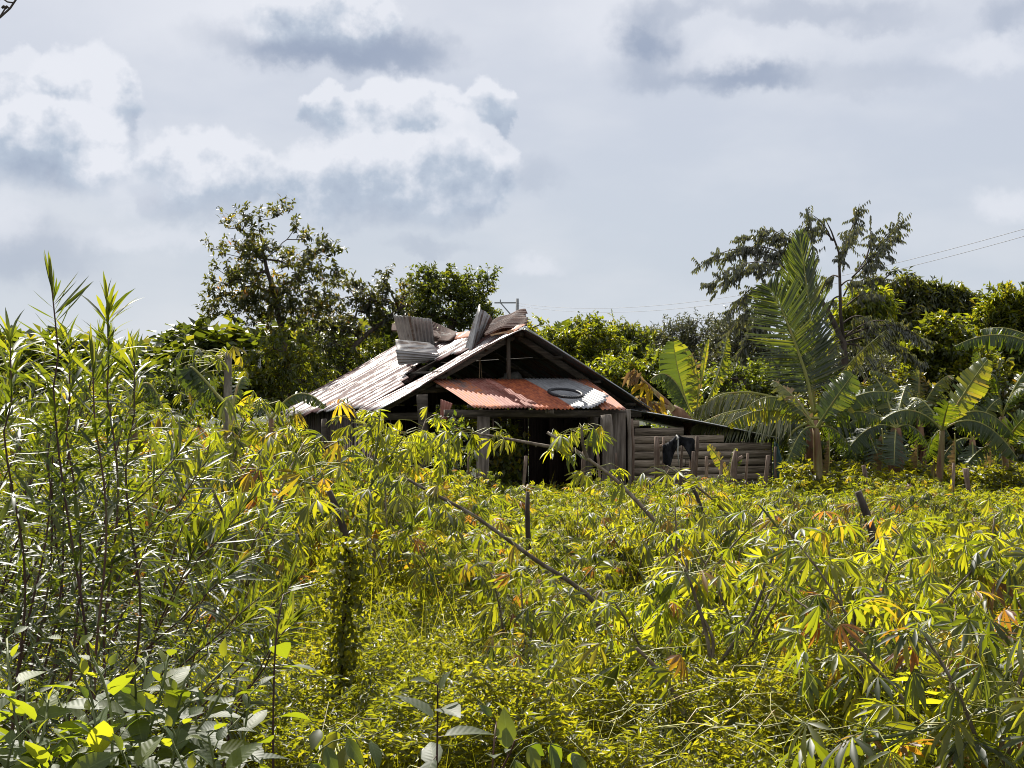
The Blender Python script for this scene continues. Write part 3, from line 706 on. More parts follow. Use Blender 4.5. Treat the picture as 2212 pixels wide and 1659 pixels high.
# the side shed
AE = P(1396, 893, 28.75); BE = P(1681, 946, 29.6); sw = WV * .42
shed = thing('shed', 'low lean-to shed of grey horizontal planks built onto the right side of the hut', 'shed', (4, 30, 0))
u_ = nrm(BE - AE)
a = Acc(); loft(a, [AE - u_ * .35 + [0, -.12, .02], AE - u_ * .35 + sw + [0, 0, .02]], [BE + u_ * .02 + [0, -.12, .0], BE + sw], .09, .013, 22, .4, sag=-.03)
part(a, 'roof', 'edge_zinc', None, .004, par=shed)
wl = P(1362, 905, 28.55); wr = P(1664, 950, 29.55)
def topz(f): return (AE[2] - .12) * (1 - f) + (BE[2] - .10) * f
a = Acc(); nrow = 13; hrow = topz(0) / nrow
for k in range(nrow):
    z0 = k * hrow; z1 = z0 + hrow - .012
    segs = {10: [(0, .66), (.67, 1.)], 11: [(.03, .70)], 12: [(.0, .46)], 8: [(0, 1.)], 7: [(0, .38), (.385, 1.)]}.get(k, [(0, 1.)])
    for f0, f1 in segs:
        while topz(f1) < z1 - .02 and f1 > f0 + .02: f1 -= .01
        if f1 - f0 < .03: continue
        p0 = wl * (1 - f0) + wr * f0; p1 = wl * (1 - f1) + wr * f1; zz = (z0 + z1) / 2; jj = RND.normal(0, .008)
        a.box([p0[0], p0[1] + jj, zz + RND.normal(0, .006)], [p1[0], p1[1] + jj, zz + RND.normal(0, .006)], z1 - z0, .024, [0, 0, 1], RND.random(), .006)
part(a, 'front_wall', 'plank_h', None, par=shed)
a = Acc(); a.box([wr[0] - .01, wr[1] + .05, .0], [wr[0] - .01, wr[1] + .05, topz(1)], .10, .08, [1, 0, 0], .2); part(a, 'corner_post', 'beam', par=shed)
a = Acc(); a.box([wl[0] + .02, wl[1] + .06, .0], [wl[0] + .02, wl[1] + .06, topz(0)], .10, .08, [1, 0, 0], .3); part(a, 'corner_post', 'beam', par=shed)
a = Acc()
for k in range(11):
    z = .1 + k * .14
    if z < topz(1): a.box([wr[0], wr[1] + .1, z], [wr[0] + sw[0], wr[1] + sw[1], z], .12, .022, [0, 0, 1], RND.random())
part(a, 'side_wall', 'plank_h', par=shed)
boards_p0, boards_p1 = wl + WV * .36 - u_ * .9, wr + WV * .36 + u_ * 1.0  # dark boards added behind the planks to darken the shed interior
a = Acc()
for k in range(12):
    p = boards_p0 + (boards_p1 - boards_p0) * (k + .5) / 12
    a.box([p[0], p[1] + .01 * (k % 2), 0], [p[0], p[1] + .01 * (k % 2), topz((k + .5) / 12) + .02], .46, .02, u_, RND.random())
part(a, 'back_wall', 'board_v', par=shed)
a = Acc(); q0 = P(1672, 952, 29.3); q1 = P(1668, 1055, 29.0); q2 = P(1681, 960, 29.2); q3 = P(1702, 1045, 28.6)
loft(a, [q0, q2], [q1, (q1 + q3) / 2 + [0, .1, 0], q3], .2, .03, 8, .3); o = a.build('tarp', M['green_net'], origin=q1, solid=.004)
tag(o, 'dark green tarpaulin hanging at the right end of the plank shed', 'tarpaulin')
# tyre lying on the awning
tc_ = P(1221, 857, 26.85); nrm_a = nrm(np.cross(AW(1354, 0) - AW(1025, 0), AW(928, 1) - AW(1025, 0)))
nrm_a = nrm_a if nrm_a[2] > 0 else -nrm_a
ex = nrm(np.cross([0, 1, 0], nrm_a)); ey = np.cross(nrm_a, ex)
a = Acc(); th = np.linspace(0, 2 * np.pi, 41); ctr = tc_ + nrm_a * .07
ring = np.array([ctr + ex * .315 * math.cos(t) + ey * .315 * math.sin(t) for t in th])
a.tube(ring, .028, 10, .5, caps=False)
for t in np.linspace(0, 2 * np.pi, 48, endpoint=False):
    e_ = ex * math.cos(t) + ey * math.sin(t); p = ctr + e_ * .343
    a.box(p - nrm_a * .02, p + nrm_a * .02, .02, .008, np.cross(nrm_a, e_), .3)
o = a.build('tyre', M['rubber'], smooth=False, origin=ctr); tag(o, 'black motorcycle tyre lying flat on the silvery awning sheet', 'tyre')
# ------------------------------------------------------------------ trees
def tree(name, label, cat, base, trunk, blobs, n, leaf, mat, bark='bark', L=.1, Wd=.045, per=14, twig=.45, hang=.3, r0=.10, group=None, twigs=3, tpl=None, spread=.5, seed=0, upb=.3, shell=.35):
    """base (px, py, d); trunk list of (px, py, d); blobs (px, py, d, rx, ry) crown masses in reference pixels"""
    rg = np.random.default_rng(seed + 11)
    b0 = P(*base); b0[2] = float(gh(b0[0], b0[1]))
    root = thing(name, label, cat, b0, group)
    tp = [b0 - [0, 0, .1]] + [P(*q) for q in trunk]
    tp = np.array(tp)
    l = np.concatenate([[0], np.cumsum(np.linalg.norm(np.diff(tp, axis=0), axis=1))])
    m = max(6, int(l[-1] / .3)); tt = np.linspace(0, l[-1], m)
    tpts = np.stack([np.interp(tt, l, tp[:, k]) for k in range(3)], -1)
    tpts[1:-1, 0] += rg.normal(0, .03, m - 2)
    C, Rr, cen = [], [], []
    for (px, py, d, rx, ry) in blobs:
        C.append(P(px, py, d)); Rr.append([rx * K * d, (rx + ry) * .5 * K * d, ry * K * d])
    C, Rr = np.array(C), np.array(Rr)
    wgt = Rr.prod(1) ** (2 / 3); wgt /= wgt.sum()
    pick = rg.choice(len(C), n, p=wgt)
    u = nrm(rg.normal(size=(n, 3))) * (shell + (1 - shell) * rg.random((n, 1))) ** .6
    T = C[pick] + u * Rr[pick]; outd = nrm(u * [1, 1, 1] + [0, 0, upb])
    # branches: join each target to the nearest node of what has grown so far
    nodes = [p for p in tpts]; par = [-1] + list(range(m - 1)); cnt = [0] * m
    s0 = m // 3
    order = np.argsort(np.linalg.norm(T - tpts[-1], axis=1))
    NA = np.zeros((m + n * 4, 3)); NA[:m] = tpts; nn = m
    par = np.full(m + n * 4, -1); par[1:m] = np.arange(m - 1)
    for ti in order:
        t = T[ti]; dd = np.linalg.norm(NA[s0:nn] - t, axis=1) + .7 * np.maximum(0, NA[s0:nn, 2] - t[2])
        j = s0 + int(np.argmin(dd)); a = NA[j]
        ln = np.linalg.norm(t - a); k = 3 if ln > .5 else 1
        prev = j
        for q in range(1, k + 1):
            f = q / k; p = a * (1 - f) + t * f
            if q < k: p = p + rg.normal(0, .05 * ln, 3) + [0, 0, -.04 * ln]
            NA[nn] = p; par[nn] = prev; prev = nn; nn += 1
    NA, par = NA[:nn], par[:nn]
    c = np.zeros(nn)
    haschild = np.zeros(nn, bool); haschild[par[par >= 0]] = True
    c[~haschild] = 1
    for i in range(nn - 1, 0, -1):
        if par[i] >= 0: c[par[i]] += c[i]
    rad = np.maximum(.005, r0 * (c / c[0]) ** .48)
    # trunk as one tube, limbs as sticks
    at = Acc(); rt = rad[:m].copy(); rt[0] *= 1.25
    at.tube(tpts, np.maximum(rt, .006), 8, .5, wob=.12)
    idx = np.arange(m, nn)
    at.sticks(NA[par[idx]], NA[idx], np.minimum(rad[par[idx]], rad[idx] * 1.35), rad[idx], .5, 5)
    at.build('trunk', M[bark], root, smooth=True)
    # leafy twigs
    al = Acc(); N = n * twigs
    tb = np.repeat(T, twigs, 0); td = nrm(np.repeat(outd, twigs, 0) * .9 + rg.normal(0, spread, (N, 3)))
    tl = twig * (.5 + rg.random(N) * .8)
    s = (np.arange(per) + .5) / per
    pos = tb[:, None] + td[:, None] * (s[None, :, None] * tl[:, None, None]) + np.array([0, 0, -1.0]) * (hang * .5 * (s ** 2)[None, :, None] * tl[:, None, None])
    pos = pos + rg.normal(0, .012, pos.shape)
    dirs = nrm(td[:, None] * .5 + rg.normal(0, .6, (N, per, 3)) + np.array([0, 0, -hang]))
    ups = nrm(rg.normal(0, .5, (N, per, 3)) + [0, 0, 1.0])
    bushr = np.clip(np.repeat(rg.random(n), twigs)[:, None] * .5 + rg.random((N, per)) * .5 + rg.normal(0, .06, (N, per)), 0, 1)
    sz = L * (.65 + .6 * rg.random((N, per)))
    al.leaves(tpl or T_SMALL, pos.reshape(-1, 3), dirs.reshape(-1, 3), ups.reshape(-1, 3), sz.ravel(), sz.ravel() * (Wd / L), bushr.ravel())
    al.sticks(tb, tb + td * tl[:, None] * .9 + [0, 0, -1] * (hang * .4 * tl[:, None]), .006, .002, .5, 3)
    al.build('crown', M[mat], root)
    return root

G_BT = 'trees behind the hut'
tree('tree', 'tall dark broadleaf tree with open spiky crown standing left behind the torn roof', 'tree', (622, 900, 41),
     [(630, 850, 41), (618, 760, 41), (604, 690, 41), (590, 640, 41), (580, 600, 41), (572, 560, 41)],
     [(585, 600, 41, 100, 75), (520, 560, 41, 60, 43), (660, 590, 41, 75, 55), (540, 500, 41, 25, 40), (612, 480, 41, 24, 48), (640, 520, 41, 32, 30), (490, 660, 41, 43, 43), (560, 660, 41, 75, 45), (660, 660, 41, 70, 45), (480, 610, 41, 30, 30), (700, 545, 41, 24, 20), (450, 541, 41, 30, 5), (712, 520, 41, 22, 6), (484, 485, 41, 14, 12), (527, 470, 41, 5, 16), (625, 455, 41, 7, 24), (640, 480, 41, 8, 10), (470, 655, 41, 26, 8), (735, 590, 41, 8, 22), (610, 700, 41, 60, 26)],
     215, None, 'tree_dark', L=.15, Wd=.06, per=13, twig=.50, hang=.3, r0=.085, seed=1, tpl=T_OVAL, upb=.7)
tree('tree', 'thin dark tree with a slanting bare limb leaning right behind the roof', 'tree', (700, 900, 43),
     [(715, 850, 43), (735, 775, 43), (790, 722, 43.5), (840, 690, 44), (870, 650, 44)],
     [(770, 640, 44, 50, 26), (830, 630, 44, 55, 32), (790, 690, 44, 60, 30), (700, 690, 43.5, 50, 28), (845, 670, 44, 40, 44), (735, 730, 43, 50, 28), (850, 610, 44, 20, 15), (760, 790, 44, 80, 25)],
     150, None, 'tree_dark', L=.15, Wd=.06, per=13, twig=.48, hang=.3, r0=.09, seed=2, tpl=T_OVAL)
tree('tree', 'round-crowned green tree rising directly behind the upright bent roof sheets', 'tree', (960, 900, 46),
     [(955, 800, 46), (960, 740, 46), (975, 690, 46)],
     [(960, 660, 46, 75, 42), (925, 620, 46, 50, 30), (1005, 625, 46, 55, 32), (960, 600, 46, 30, 16), (1020, 690, 46, 60, 30), (1064, 605, 46, 20, 10), (900, 680, 46, 50, 30), (990, 598, 46, 20, 12)],
     230, None, 'tree_mid', L=.15, Wd=.07, per=13, twig=.42, hang=.2, r0=.13, seed=3)
tree('shrub', 'leafy yellow-tipped shrub at the foot of the tall dark tree', 'shrub', (610, 900, 40), [(612, 800, 40), (610, 760, 40)],
     [(610, 740, 40, 42, 44), (590, 790, 40, 60, 40), (660, 800, 40, 55, 45), (640, 850, 40, 90, 40), (560, 850, 40, 60, 30)],
     150, None, 'tree_yellow', L=.16, Wd=.055, per=12, twig=.42, hang=.7, r0=.05, seed=4)
tree('shrub', 'dark leafy shrub filling the space between the tall tree and the roof eave', 'shrub', (730, 900, 43), [(730, 830, 43)],
     [(720, 790, 43, 60, 45), (790, 800, 44, 60, 40), (680, 840, 43, 60, 43), (830, 770, 44, 40, 25), (760, 830, 43, 70, 30)],
     170, None, 'tree_mid', L=.16, Wd=.07, per=12, twig=.5, hang=.3, r0=.05, seed=5)
tree('conifer', 'small feathery conifer-like tree showing over the left roof slope', 'tree', (812, 900, 48), [(812, 800, 48), (813, 760, 48)],
     [(812, 775, 48, 24, 26), (812, 755, 48, 12, 18), (805, 800, 48, 40, 20)], 70, None, 'tree_mid', L=.14, Wd=.02, per=16, twig=.3, hang=-.3, r0=.06, seed=6)
# the tree line to the right of the roof
tl = [
 ('small pale green tree just right of the gable peak', (1165, 900, 50), [(1165, 760, 50)], [(1163, 715, 50, 22, 24), (1190, 750, 50, 32, 26), (1160, 760, 50, 40, 34)], 80, 'tree_yellow'),
 ('airy pale green tree second to the right of the gable peak', (1240, 900, 48), [(1240, 780, 48)], [(1212, 740, 48, 24, 26), (1262, 725, 48, 36, 28), (1290, 722, 48, 26, 20), (1240, 780, 48, 60, 40), (1310, 770, 48, 50, 40)], 170, 'tree_yellow'),
 ('mid green bushy tree in the row right of the gable', (1360, 900, 50), [(1360, 790, 50)], [(1350, 745, 50, 36, 32), (1390, 750, 50, 34, 34), (1365, 790, 50, 70, 40), (1330, 720, 50, 20, 16)], 170, 'tree_mid'),
 ('brownish grey shrubby tree above the plank shed', (1470, 900, 52), [(1470, 790, 52)], [(1450, 735, 52, 50, 34), (1520, 715, 52, 50, 26), (1490, 770, 52, 90, 40), (1430, 760, 52, 45, 35)], 260, 'tree_grey'),
 ('brownish grey shrubby tree left of the palm fronds', (1590, 900, 50), [(1590, 790, 50)], [(1580, 720, 50, 50, 30), (1620, 730, 50, 50, 40), (1590, 780, 50, 90, 45)], 240, 'tree_grey'),
 ('low bright green bush behind the right rafter end', (1330, 900, 40), [(1330, 850, 40)], [(1300, 820, 40, 50, 24), (1360, 825, 40, 60, 26), (1400, 800, 40, 40, 24)], 130, 'tree_yellow'),
 ('dark green bush behind the palm trunk', (1620, 950, 38), [(1620, 850, 38)], [(1600, 840, 38, 80, 40), (1680, 860, 38, 70, 50), (1560, 880, 38, 70, 30)], 190, 'tree_mid'),
 ('dense green bush behind the brown banana stem', (1450, 950, 40), [(1450, 850, 40)], [(1440, 830, 40, 60, 40), (1500, 850, 40, 60, 36), (1420, 870, 40, 50, 24)], 150, 'tree_mid'),
]
for i, (lb, base, tr_, bl, n, mt) in enumerate(tl):
    tree('tree' if i < 5 else 'bush', lb, 'tree' if i < 5 else 'bush', base, tr_, bl, n, None, mt, L=.17 if mt != 'tree_grey' else .13, Wd=.08 if mt != 'tree_grey' else .045, per=12, twig=.5, hang=.25, r0=.12, seed=20 + i, group='tree line right of the hut')
# mango and company on the right
tree('mango_tree', 'largest mango tree with a dense rounded dull green crown at the right', 'tree', (1960, 950, 46), [(1960, 860, 46), (1955, 780, 46)],
     [(1935, 620, 46, 52, 36), (1980, 650, 46, 60, 40), (1960, 700, 46, 80, 60), (1905, 690, 45, 70, 55), (1990, 740, 46, 90, 60)], 420, None, 'mango', L=.24, Wd=.06, per=12, twig=.32, hang=.75, r0=.28, seed=31, spread=.9, upb=.1)
tree('mango_tree', 'mango tree with yellow-green young leaves on the left flank of the larger mango', 'tree', (1860, 950, 43), [(1860, 860, 43), (1862, 780, 43)],
     [(1862, 655, 43, 42, 32), (1850, 700, 43, 42, 50), (1890, 645, 43, 36, 26), (1850, 770, 43, 46, 40)], 240, None, 'tree_yellow', L=.24, Wd=.06, per=12, twig=.32, hang=.75, r0=.2, seed=32, spread=.9, upb=.1)
tree('mango_tree', 'mango tree with a reddish tipped crown on the right flank of the larger one', 'tree', (2060, 950, 46), [(2060, 860, 46), (2058, 770, 46)],
     [(2035, 640, 46, 32, 30), (2070, 660, 46, 36, 40), (2060, 710, 46, 50, 50), (2075, 760, 46, 50, 40)], 260, None, 'mango', L=.24, Wd=.06, per=12, twig=.32, hang=.75, r0=.2, seed=33, spread=.9, upb=.1)
tree('tree', 'bright leafy tree at the right edge of the photo above the long banana leaves', 'tree', (2170, 950, 40), [(2170, 850, 40), (2168, 760, 40)],
     [(2165, 655, 40, 32, 26), (2150, 690, 40, 40, 22), (2205, 680, 40, 30, 34), (2190, 740, 40, 60, 40), (2150, 790, 40, 60, 50)], 260, None, 'tree_yellow', L=.22, Wd=.07, per=12, twig=.36, hang=.1, r0=.15, seed=34, upb=.8)
tree('bush', 'bright green leafy bush in front of the mango trees', 'bush', (2040, 950, 34), [(2040, 850, 34)],
     [(2040, 720, 34, 34, 30), (2020, 760, 34, 60, 36), (2070, 790, 34, 60, 36), (2030, 810, 34, 80, 36), (2110, 800, 34, 60, 30)], 230, None, 'tree_yellow', L=.17, Wd=.08, per=12, twig=.35, hang=.2, r0=.08, seed=35, upb=.6)
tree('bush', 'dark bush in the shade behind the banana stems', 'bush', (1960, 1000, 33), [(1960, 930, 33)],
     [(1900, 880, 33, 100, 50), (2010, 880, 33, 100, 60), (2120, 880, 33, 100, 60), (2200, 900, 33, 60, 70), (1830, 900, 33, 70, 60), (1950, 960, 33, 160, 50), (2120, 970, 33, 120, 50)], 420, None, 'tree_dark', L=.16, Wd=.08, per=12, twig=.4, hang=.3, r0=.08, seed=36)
tree('bush', 'olive bush just right of the palm heart', 'bush', (1830, 950, 36), [(1830, 880, 36)],
     [(1830, 800, 36, 50, 45), (1880, 820, 36, 70, 45), (1800, 860, 36, 60, 40), (1940, 800, 38, 60, 40)], 230, None, 'tree_grey', L=.15, Wd=.06, per=12, twig=.38, hang=.5, r0=.08, seed=37)
tree('bush', 'mixed green bush beyond the plank shed and below the drooping fronds', 'bush', (1720, 1000, 32), [(1720, 940, 32)],
     [(1720, 950, 32, 60, 50), (1800, 960, 32, 70, 50), (1700, 900, 34, 50, 30), (1860, 990, 31, 90, 36)], 200, None, 'tree_mid', L=.14, Wd=.06, per=12, twig=.36, hang=.3, r0=.06, seed=38)
# left horizon
tree('bush', 'far rounded bush on the left horizon beside the papaya', 'bush', (430, 900, 60), [(430, 850, 60)], [(420, 850, 60, 70, 22), (350, 860, 60, 60, 24)], 90, None, 'tree_mid', L=.25, Wd=.12, per=10, twig=.6, r0=.1, seed=41)
tree('bush', 'leafy bush on the left horizon behind the tall narrow-leaved shrubs', 'bush', (180, 900, 50), [(180, 850, 50)], [(60, 860, 50, 90, 26), (180, 850, 50, 70, 30), (285, 855, 50, 60, 28)], 150, None, 'tree_mid', L=.2, Wd=.1, per=10, twig=.5, r0=.1, seed=42)
tree('bush', 'green bush between the papaya and the tall dark tree', 'bush', (540, 900, 40), [(540, 860, 40)], [(520, 840, 40, 50, 22), (560, 830, 40, 40, 28), (480, 860, 40, 60, 22)], 120, None, 'tree_yellow', L=.18, Wd=.09, per=10, twig=.4, r0=.07, seed=43)
tree('bush', 'dark bush seen through the broken back of the hut', 'bush', (1000, 950, 43), [(1000, 900, 43)], [(960, 900, 43, 120, 40), (1060, 900, 43, 110, 50), (880, 920, 43, 100, 40), (1000, 960, 43, 160, 40), (1180, 890, 44, 90, 40)], 300, None, 'tree_yellow', L=.2, Wd=.1, per=10, twig=.5, r0=.07, seed=44)
# far tree line out to both sides, one kind copied
far0 = tree('far_tree', 'small far tree on the horizon', 'tree', (1106, 860, 130), [(1106, 835, 130)], [(1106, 822, 130, 26, 16), (1095, 834, 130, 28, 12), (1120, 836, 130, 26, 12)], 60, None, 'tree_mid', L=.6, Wd=.35, per=8, twig=1.2, r0=.2, seed=50, group='far trees along the horizon')
rg = np.random.default_rng(5)
fars = [(x + rg.normal(0, 8), 150 + rg.random() * 80) for x in np.arange(-60, 2300, 62)]
for i, (px, d) in enumerate(fars):
    o = far0 if i == 0 else far0.copy()
    if i:
        COL.objects.link(o)
        for ch in far0.children:
            c = ch.copy(); COL.objects.link(c); c.parent = o
    q = P(px, 829.5, d); s = 1.5 + rg.random() * .8
    o.location = (q[0], q[1], 0); o.scale = (s * 1.5, s * 1.5, s); o.rotation_euler = (0, 0, rg.random() * 6)
    o['label'] = 'small far tree in the low tree line along the horizon'

# ------------------------------------------------------------------ drooping fine-leaved tree over the palm
def arcs_tree():
    root = thing('drooping_tree', 'wispy tree with arching sprays of drooping leaves above the coconut palm', 'tree', (P(1835, 1000, 33)[0], 33, 0))
    rg = np.random.default_rng(77); d = 33.0
    at, al = Acc(), Acc()
    trunkp = [(1835, 1110), (1832, 900), (1822, 740), (1790, 675), (1755, 620)]
    at.tube(np.array([P(x, y, d) for x, y in trunkp]), [.10, .09, .075, .06, .05], 7)
    at.tube(np.array([P(x, y, d) for x, y in [(1822, 740), (1816, 680), (1814, 600), (1812, 545), (1796, 500), (1785, 478)]]), [.05, .04, .035, .028, .018, .01], 6)
    A = [ # start, mid, end
     ((1755, 620), (1640, 480), (1508, 574)), ((1750, 610), (1640, 520), (1534, 612)), ((1740, 610), (1620, 540), (1545, 632)), ((1750, 640), (1630, 570), (1574, 682)),
     ((1745, 600), (1660, 490), (1560, 560)), ((1750, 600), (1680, 480), (1600, 520)), ((1755, 600), (1700, 480), (1640, 500)), ((1750, 620), (1650, 590), (1600, 660)),
     ((1765, 620), (1750, 520), (1750, 460)), ((1796, 520), (1785, 480), (1750, 462)), ((1800, 520), (1770, 480), (1745, 500)), ((1755, 560), (1720, 510), (1680, 500)),
     ((1814, 560), (1835, 510), (1857, 440)), ((1814, 580), (1825, 540), (1850, 480)), ((1822, 640), (1870, 540), (1948, 480)), ((1840, 600), (1880, 560), (1940, 500)), ((1870, 560), (1885, 520), (1880, 495)),
     ((1850, 600), (1880, 570), (1918, 545)), ((1840, 620), (1880, 590), (1900, 600)), ((1830, 660), (1870, 620), (1890, 640)), ((1814, 600), (1790, 580), (1770, 640)), ((1814, 620), (1840, 590), (1852, 620)),
     ((1815, 640), (1790, 640), (1770, 700)), ((1760, 640), (1700, 620), (1650, 700)), ((1760, 660), (1720, 640), (1690, 720)), ((1760, 640), (1680, 600), (1620, 690)), ((1820, 700), (1860, 660), (1890, 710)), ((1822, 720), (1850, 700), (1850, 780)),
     ((1822, 730), (1900, 660), (1960, 720)), ((1822, 730), (1890, 690), (1930, 760)), ((1822, 730), (1930, 670), (2000, 740)), ((1820, 740), (1800, 720), (1780, 800)), ((1700, 640), (1620, 640), (1560, 740)), ((1690, 660), (1640, 680), (1590, 780)),
     ((1760, 660), (1640, 660), (1600, 760)), ((1770, 690), (1700, 700), (1680, 800)), ((1822, 740), (1930, 700), (1990, 800)), ((1822, 745), (1880, 730), (1900, 830))]
    for (s, mq, e) in A:
        dd = d + rg.normal(0, .6)
        p0, p1, p2 = P(*s, d), P(*mq, (d + dd) / 2), P(*e, dd)
        t = np.linspace(0, 1, 14)[:, None]
        c = p0 * (1 - t) ** 2 + 2 * p1 * t * (1 - t) + p2 * t * t
        at.tube(c, np.linspace(.022, .005, 14), 4)
        Ln = np.linalg.norm(np.diff(c, axis=0), axis=1).sum()
        nt_ = int(Ln / .055)
        tt = np.clip(.25 + .75 * rg.random(nt_), 0, 1)[:, None]
        base = p0 * (1 - tt) ** 2 + 2 * p1 * tt * (1 - tt) + p2 * tt * tt
        tg = nrm(p2 - p0)
        tw = nrm(tg * .55 + rg.normal(0, .45, (nt_, 3)) + [0, 0, -.45]); tl_ = .18 + .16 * rg.random(nt_)
        per = 10; s_ = (np.arange(per) + 1) / per
        pos = base[:, None] + tw[:, None] * (tl_[:, None] * s_[None])[..., None]
        side = nrm(np.cross(tw, rg.normal(size=(nt_, 3))))
        sg = np.where(np.arange(per) % 2, 1, -1)[None, :, None]
        dr = nrm(side[:, None] * sg * .55 + tw[:, None] * .4 + [0, 0, -1.0])
        L = .13 * (.7 + .5 * rg.random((nt_, per)))
        al.leaves(T_SMALL, pos.reshape(-1, 3), dr.reshape(-1, 3), nrm(rg.normal(0, .4, (nt_ * per, 3)) + [0, -.5, .6]), L.ravel(), L.ravel() * .34, rg.random(nt_ * per) * .9)
    at.build('trunk', M['bark'], root, smooth=True); al.build('crown', M['tree_grey'], root)
arcs_tree()

# ------------------------------------------------------------------ coconut palm
def frond(root, pts, d, lmax, mat, seed, n=56, droop=.2, upd=None, wr=.035, d1=None, hangs=0.0, spread=70, label=None):
    rg = np.random.default_rng(seed)
    pts3 = np.array([P(x, y, d + (0 if d1 is None else (d1 - d) * i / (len(pts) - 1))) for i, (x, y) in enumerate(pts)])
    l = np.linspace(0, 1, len(pts3)); t = np.linspace(0, 1, 30)
    # smooth through the points
    c = np.stack([np.interp(t, l, pts3[:, k]) for k in range(3)], -1)
    for _ in range(3): c[1:-1] = (c[:-2] + c[1:-1] * 2 + c[2:]) / 4
    a = Acc(); a.tube(c, np.linspace(wr, .006, 30), 6, .5)
    f = a.build('frond_stalk', M['petiole'], root, smooth=True)
    al = Acc(); tt = .16 + .84 * np.linspace(0, 1, n)
    base = np.stack([np.interp(tt, t, c[:, k]) for k in range(3)], -1); tg = nrm(np.gradient(base, axis=0))
    up = nrm(np.array([0, -.6, .8]) if upd is None else np.array(upd, float))
    side = nrm(np.cross(tg, up))
    for sg in (-1, 1):
        L = lmax * np.sin(np.clip(.12 + tt * .86, 0, 1) * np.pi) ** .55 * (1 + rg.normal(0, .06, n))
        ang = R(spread) - R(spread * .62) * tt ** 1.5
        dr = nrm(side * sg * np.sin(ang)[:, None] + tg * np.cos(ang)[:, None] + rg.normal(0, .05, (n, 3)) + np.array([0, 0, -hangs]))
        N = nrm(np.cross(dr, np.cross(up, dr)) + rg.normal(0, .25, (n, 3)))
        tp = leaf_tpl([(.15, .42), (.5, .5), (.85, .25)], .03, droop)
        al.leaves(tp, base, dr, N, L, .040, rg.random(n) * .95)
    o = al.build('frond', M[mat], root)
    f.parent = o
    if label: o['label'] = label
    return o
pr = thing('coconut_palm', 'young coconut palm with tall upright dark fronds and pale drooping ones behind the shed', 'palm', (P(1755, 1000, 30.5)[0], 30.5, 0))
a = Acc(); a.tube(np.array([P(1757, 1115, 30.5), P(1757, 1000, 30.5), P(1755, 900, 30.5)]), [.2, .17, .12], 10, wob=.1); a.build('trunk', M['pseudo_brown'], pr, smooth=True)
frond(pr, [(1757, 895), (1745, 820), (1718, 740), (1690, 670), (1662, 622)], 30.2, 1.0, 'palm', 1, 78, .10, (-.35, -.85, .3), .045, spread=82, label='large dark upright frond, nearest')
frond(pr, [(1757, 895), (1758, 800), (1752, 700), (1740, 600), (1728, 510)], 30.9, .85, 'palm', 2, 74, .05, (.2, -.95, .1), .045, spread=46, label='tallest straight upright frond')
frond(pr, [(1757, 895), (1748, 800), (1735, 700), (1722, 620), (1716, 540)], 31.4, .8, 'palm', 22, 64, .05, (.0, -.95, .1), .04, spread=44)
frond(pr, [(1757, 895), (1790, 850), (1830, 790), (1870, 750), (1915, 712)], 30.8, .55, 'palm_light', 3, 54, .35, (.3, -.2, .9), .035, hangs=.9)
frond(pr, [(1757, 895), (1800, 850), (1850, 830), (1900, 845), (1945, 880)], 31.2, .7, 'palm', 4, 50, .3, (.1, -.3, .9), .035, hangs=.6)
frond(pr, [(1757, 900), (1690, 862), (1620, 846), (1560, 850), (1502, 884)], 30.4, .8, 'palm_light', 5, 70, .35, (-.1, -.3, .9), .04, hangs=.7, label='pale arching frond over the shed roof')
frond(pr, [(1757, 905), (1690, 885), (1630, 880), (1560, 893), (1500, 920)], 29.6, .85, 'palm_light', 6, 76, .3, (-.1, -.3, .9), .04, hangs=.45, label='pale frond resting low on the shed roof')
frond(pr, [(1757, 908), (1710, 905), (1660, 915), (1600, 930), (1550, 950)], 29.9, .7, 'palm', 7, 60, .3, (-.1, -.3, .9), .035, hangs=.5)
frond(pr, [(1757, 910), (1720, 925), (1700, 950), (1710, 985), (1735, 1015)], 29.4, .65, 'palm', 8, 50, .3, (-.5, -.4, .6), .035, hangs=.4)
frond(pr, [(1757, 905), (1800, 900), (1850, 920), (1890, 960)], 29.9, .6, 'palm', 9, 46, .3, (.3, -.4, .8), .035, hangs=.6)
# far coconut palms at the left horizon
fp = None
for i, (px, py, d) in enumerate([(467, 822, 120), (515, 826, 140), (545, 822, 130), (1700, 822, 160)]):
    if fp is None:
        q = P(px, py, d); fp = thing('far_palm', 'tiny feathery palm far off on the left horizon', 'palm', (q[0], d, 0), 'far palms')
        a = Acc(); a.tube(np.array([[q[0], d, 0], [q[0] + .2, d, q[2]]]), .16, 5); a.build('trunk', M['bark'], fp)
        a = Acc(); ang = np.linspace(0, 2 * np.pi, 13)[:-1]
        dr = np.stack([np.cos(ang), np.sin(ang), .35 + .3 * np.sin(ang * 3)], -1)
        a.leaves(leaf_tpl([(.2, .5), (.5, .5), (.8, .4)], -.8, .6), np.tile([q[0] + .2, d, q[2]], (12, 1)), dr, [0, 0, 1.0], 2.2, .6, .3); a.build('crown', M['palm'], fp)
        fq = q
    else:
        o = fp.copy(); COL.objects.link(o); q = P(px, py, d); o.location = (q[0], d, q[2] - fq[2]); o.rotation_euler = (0, 0, i)
        o['label'] = 'tiny feathery palm far off on the horizon'
        for ch in fp.children: c = ch.copy(); COL.objects.link(c); c.parent = o
fp['label'] = 'tiny feathery palm far off on the horizon'

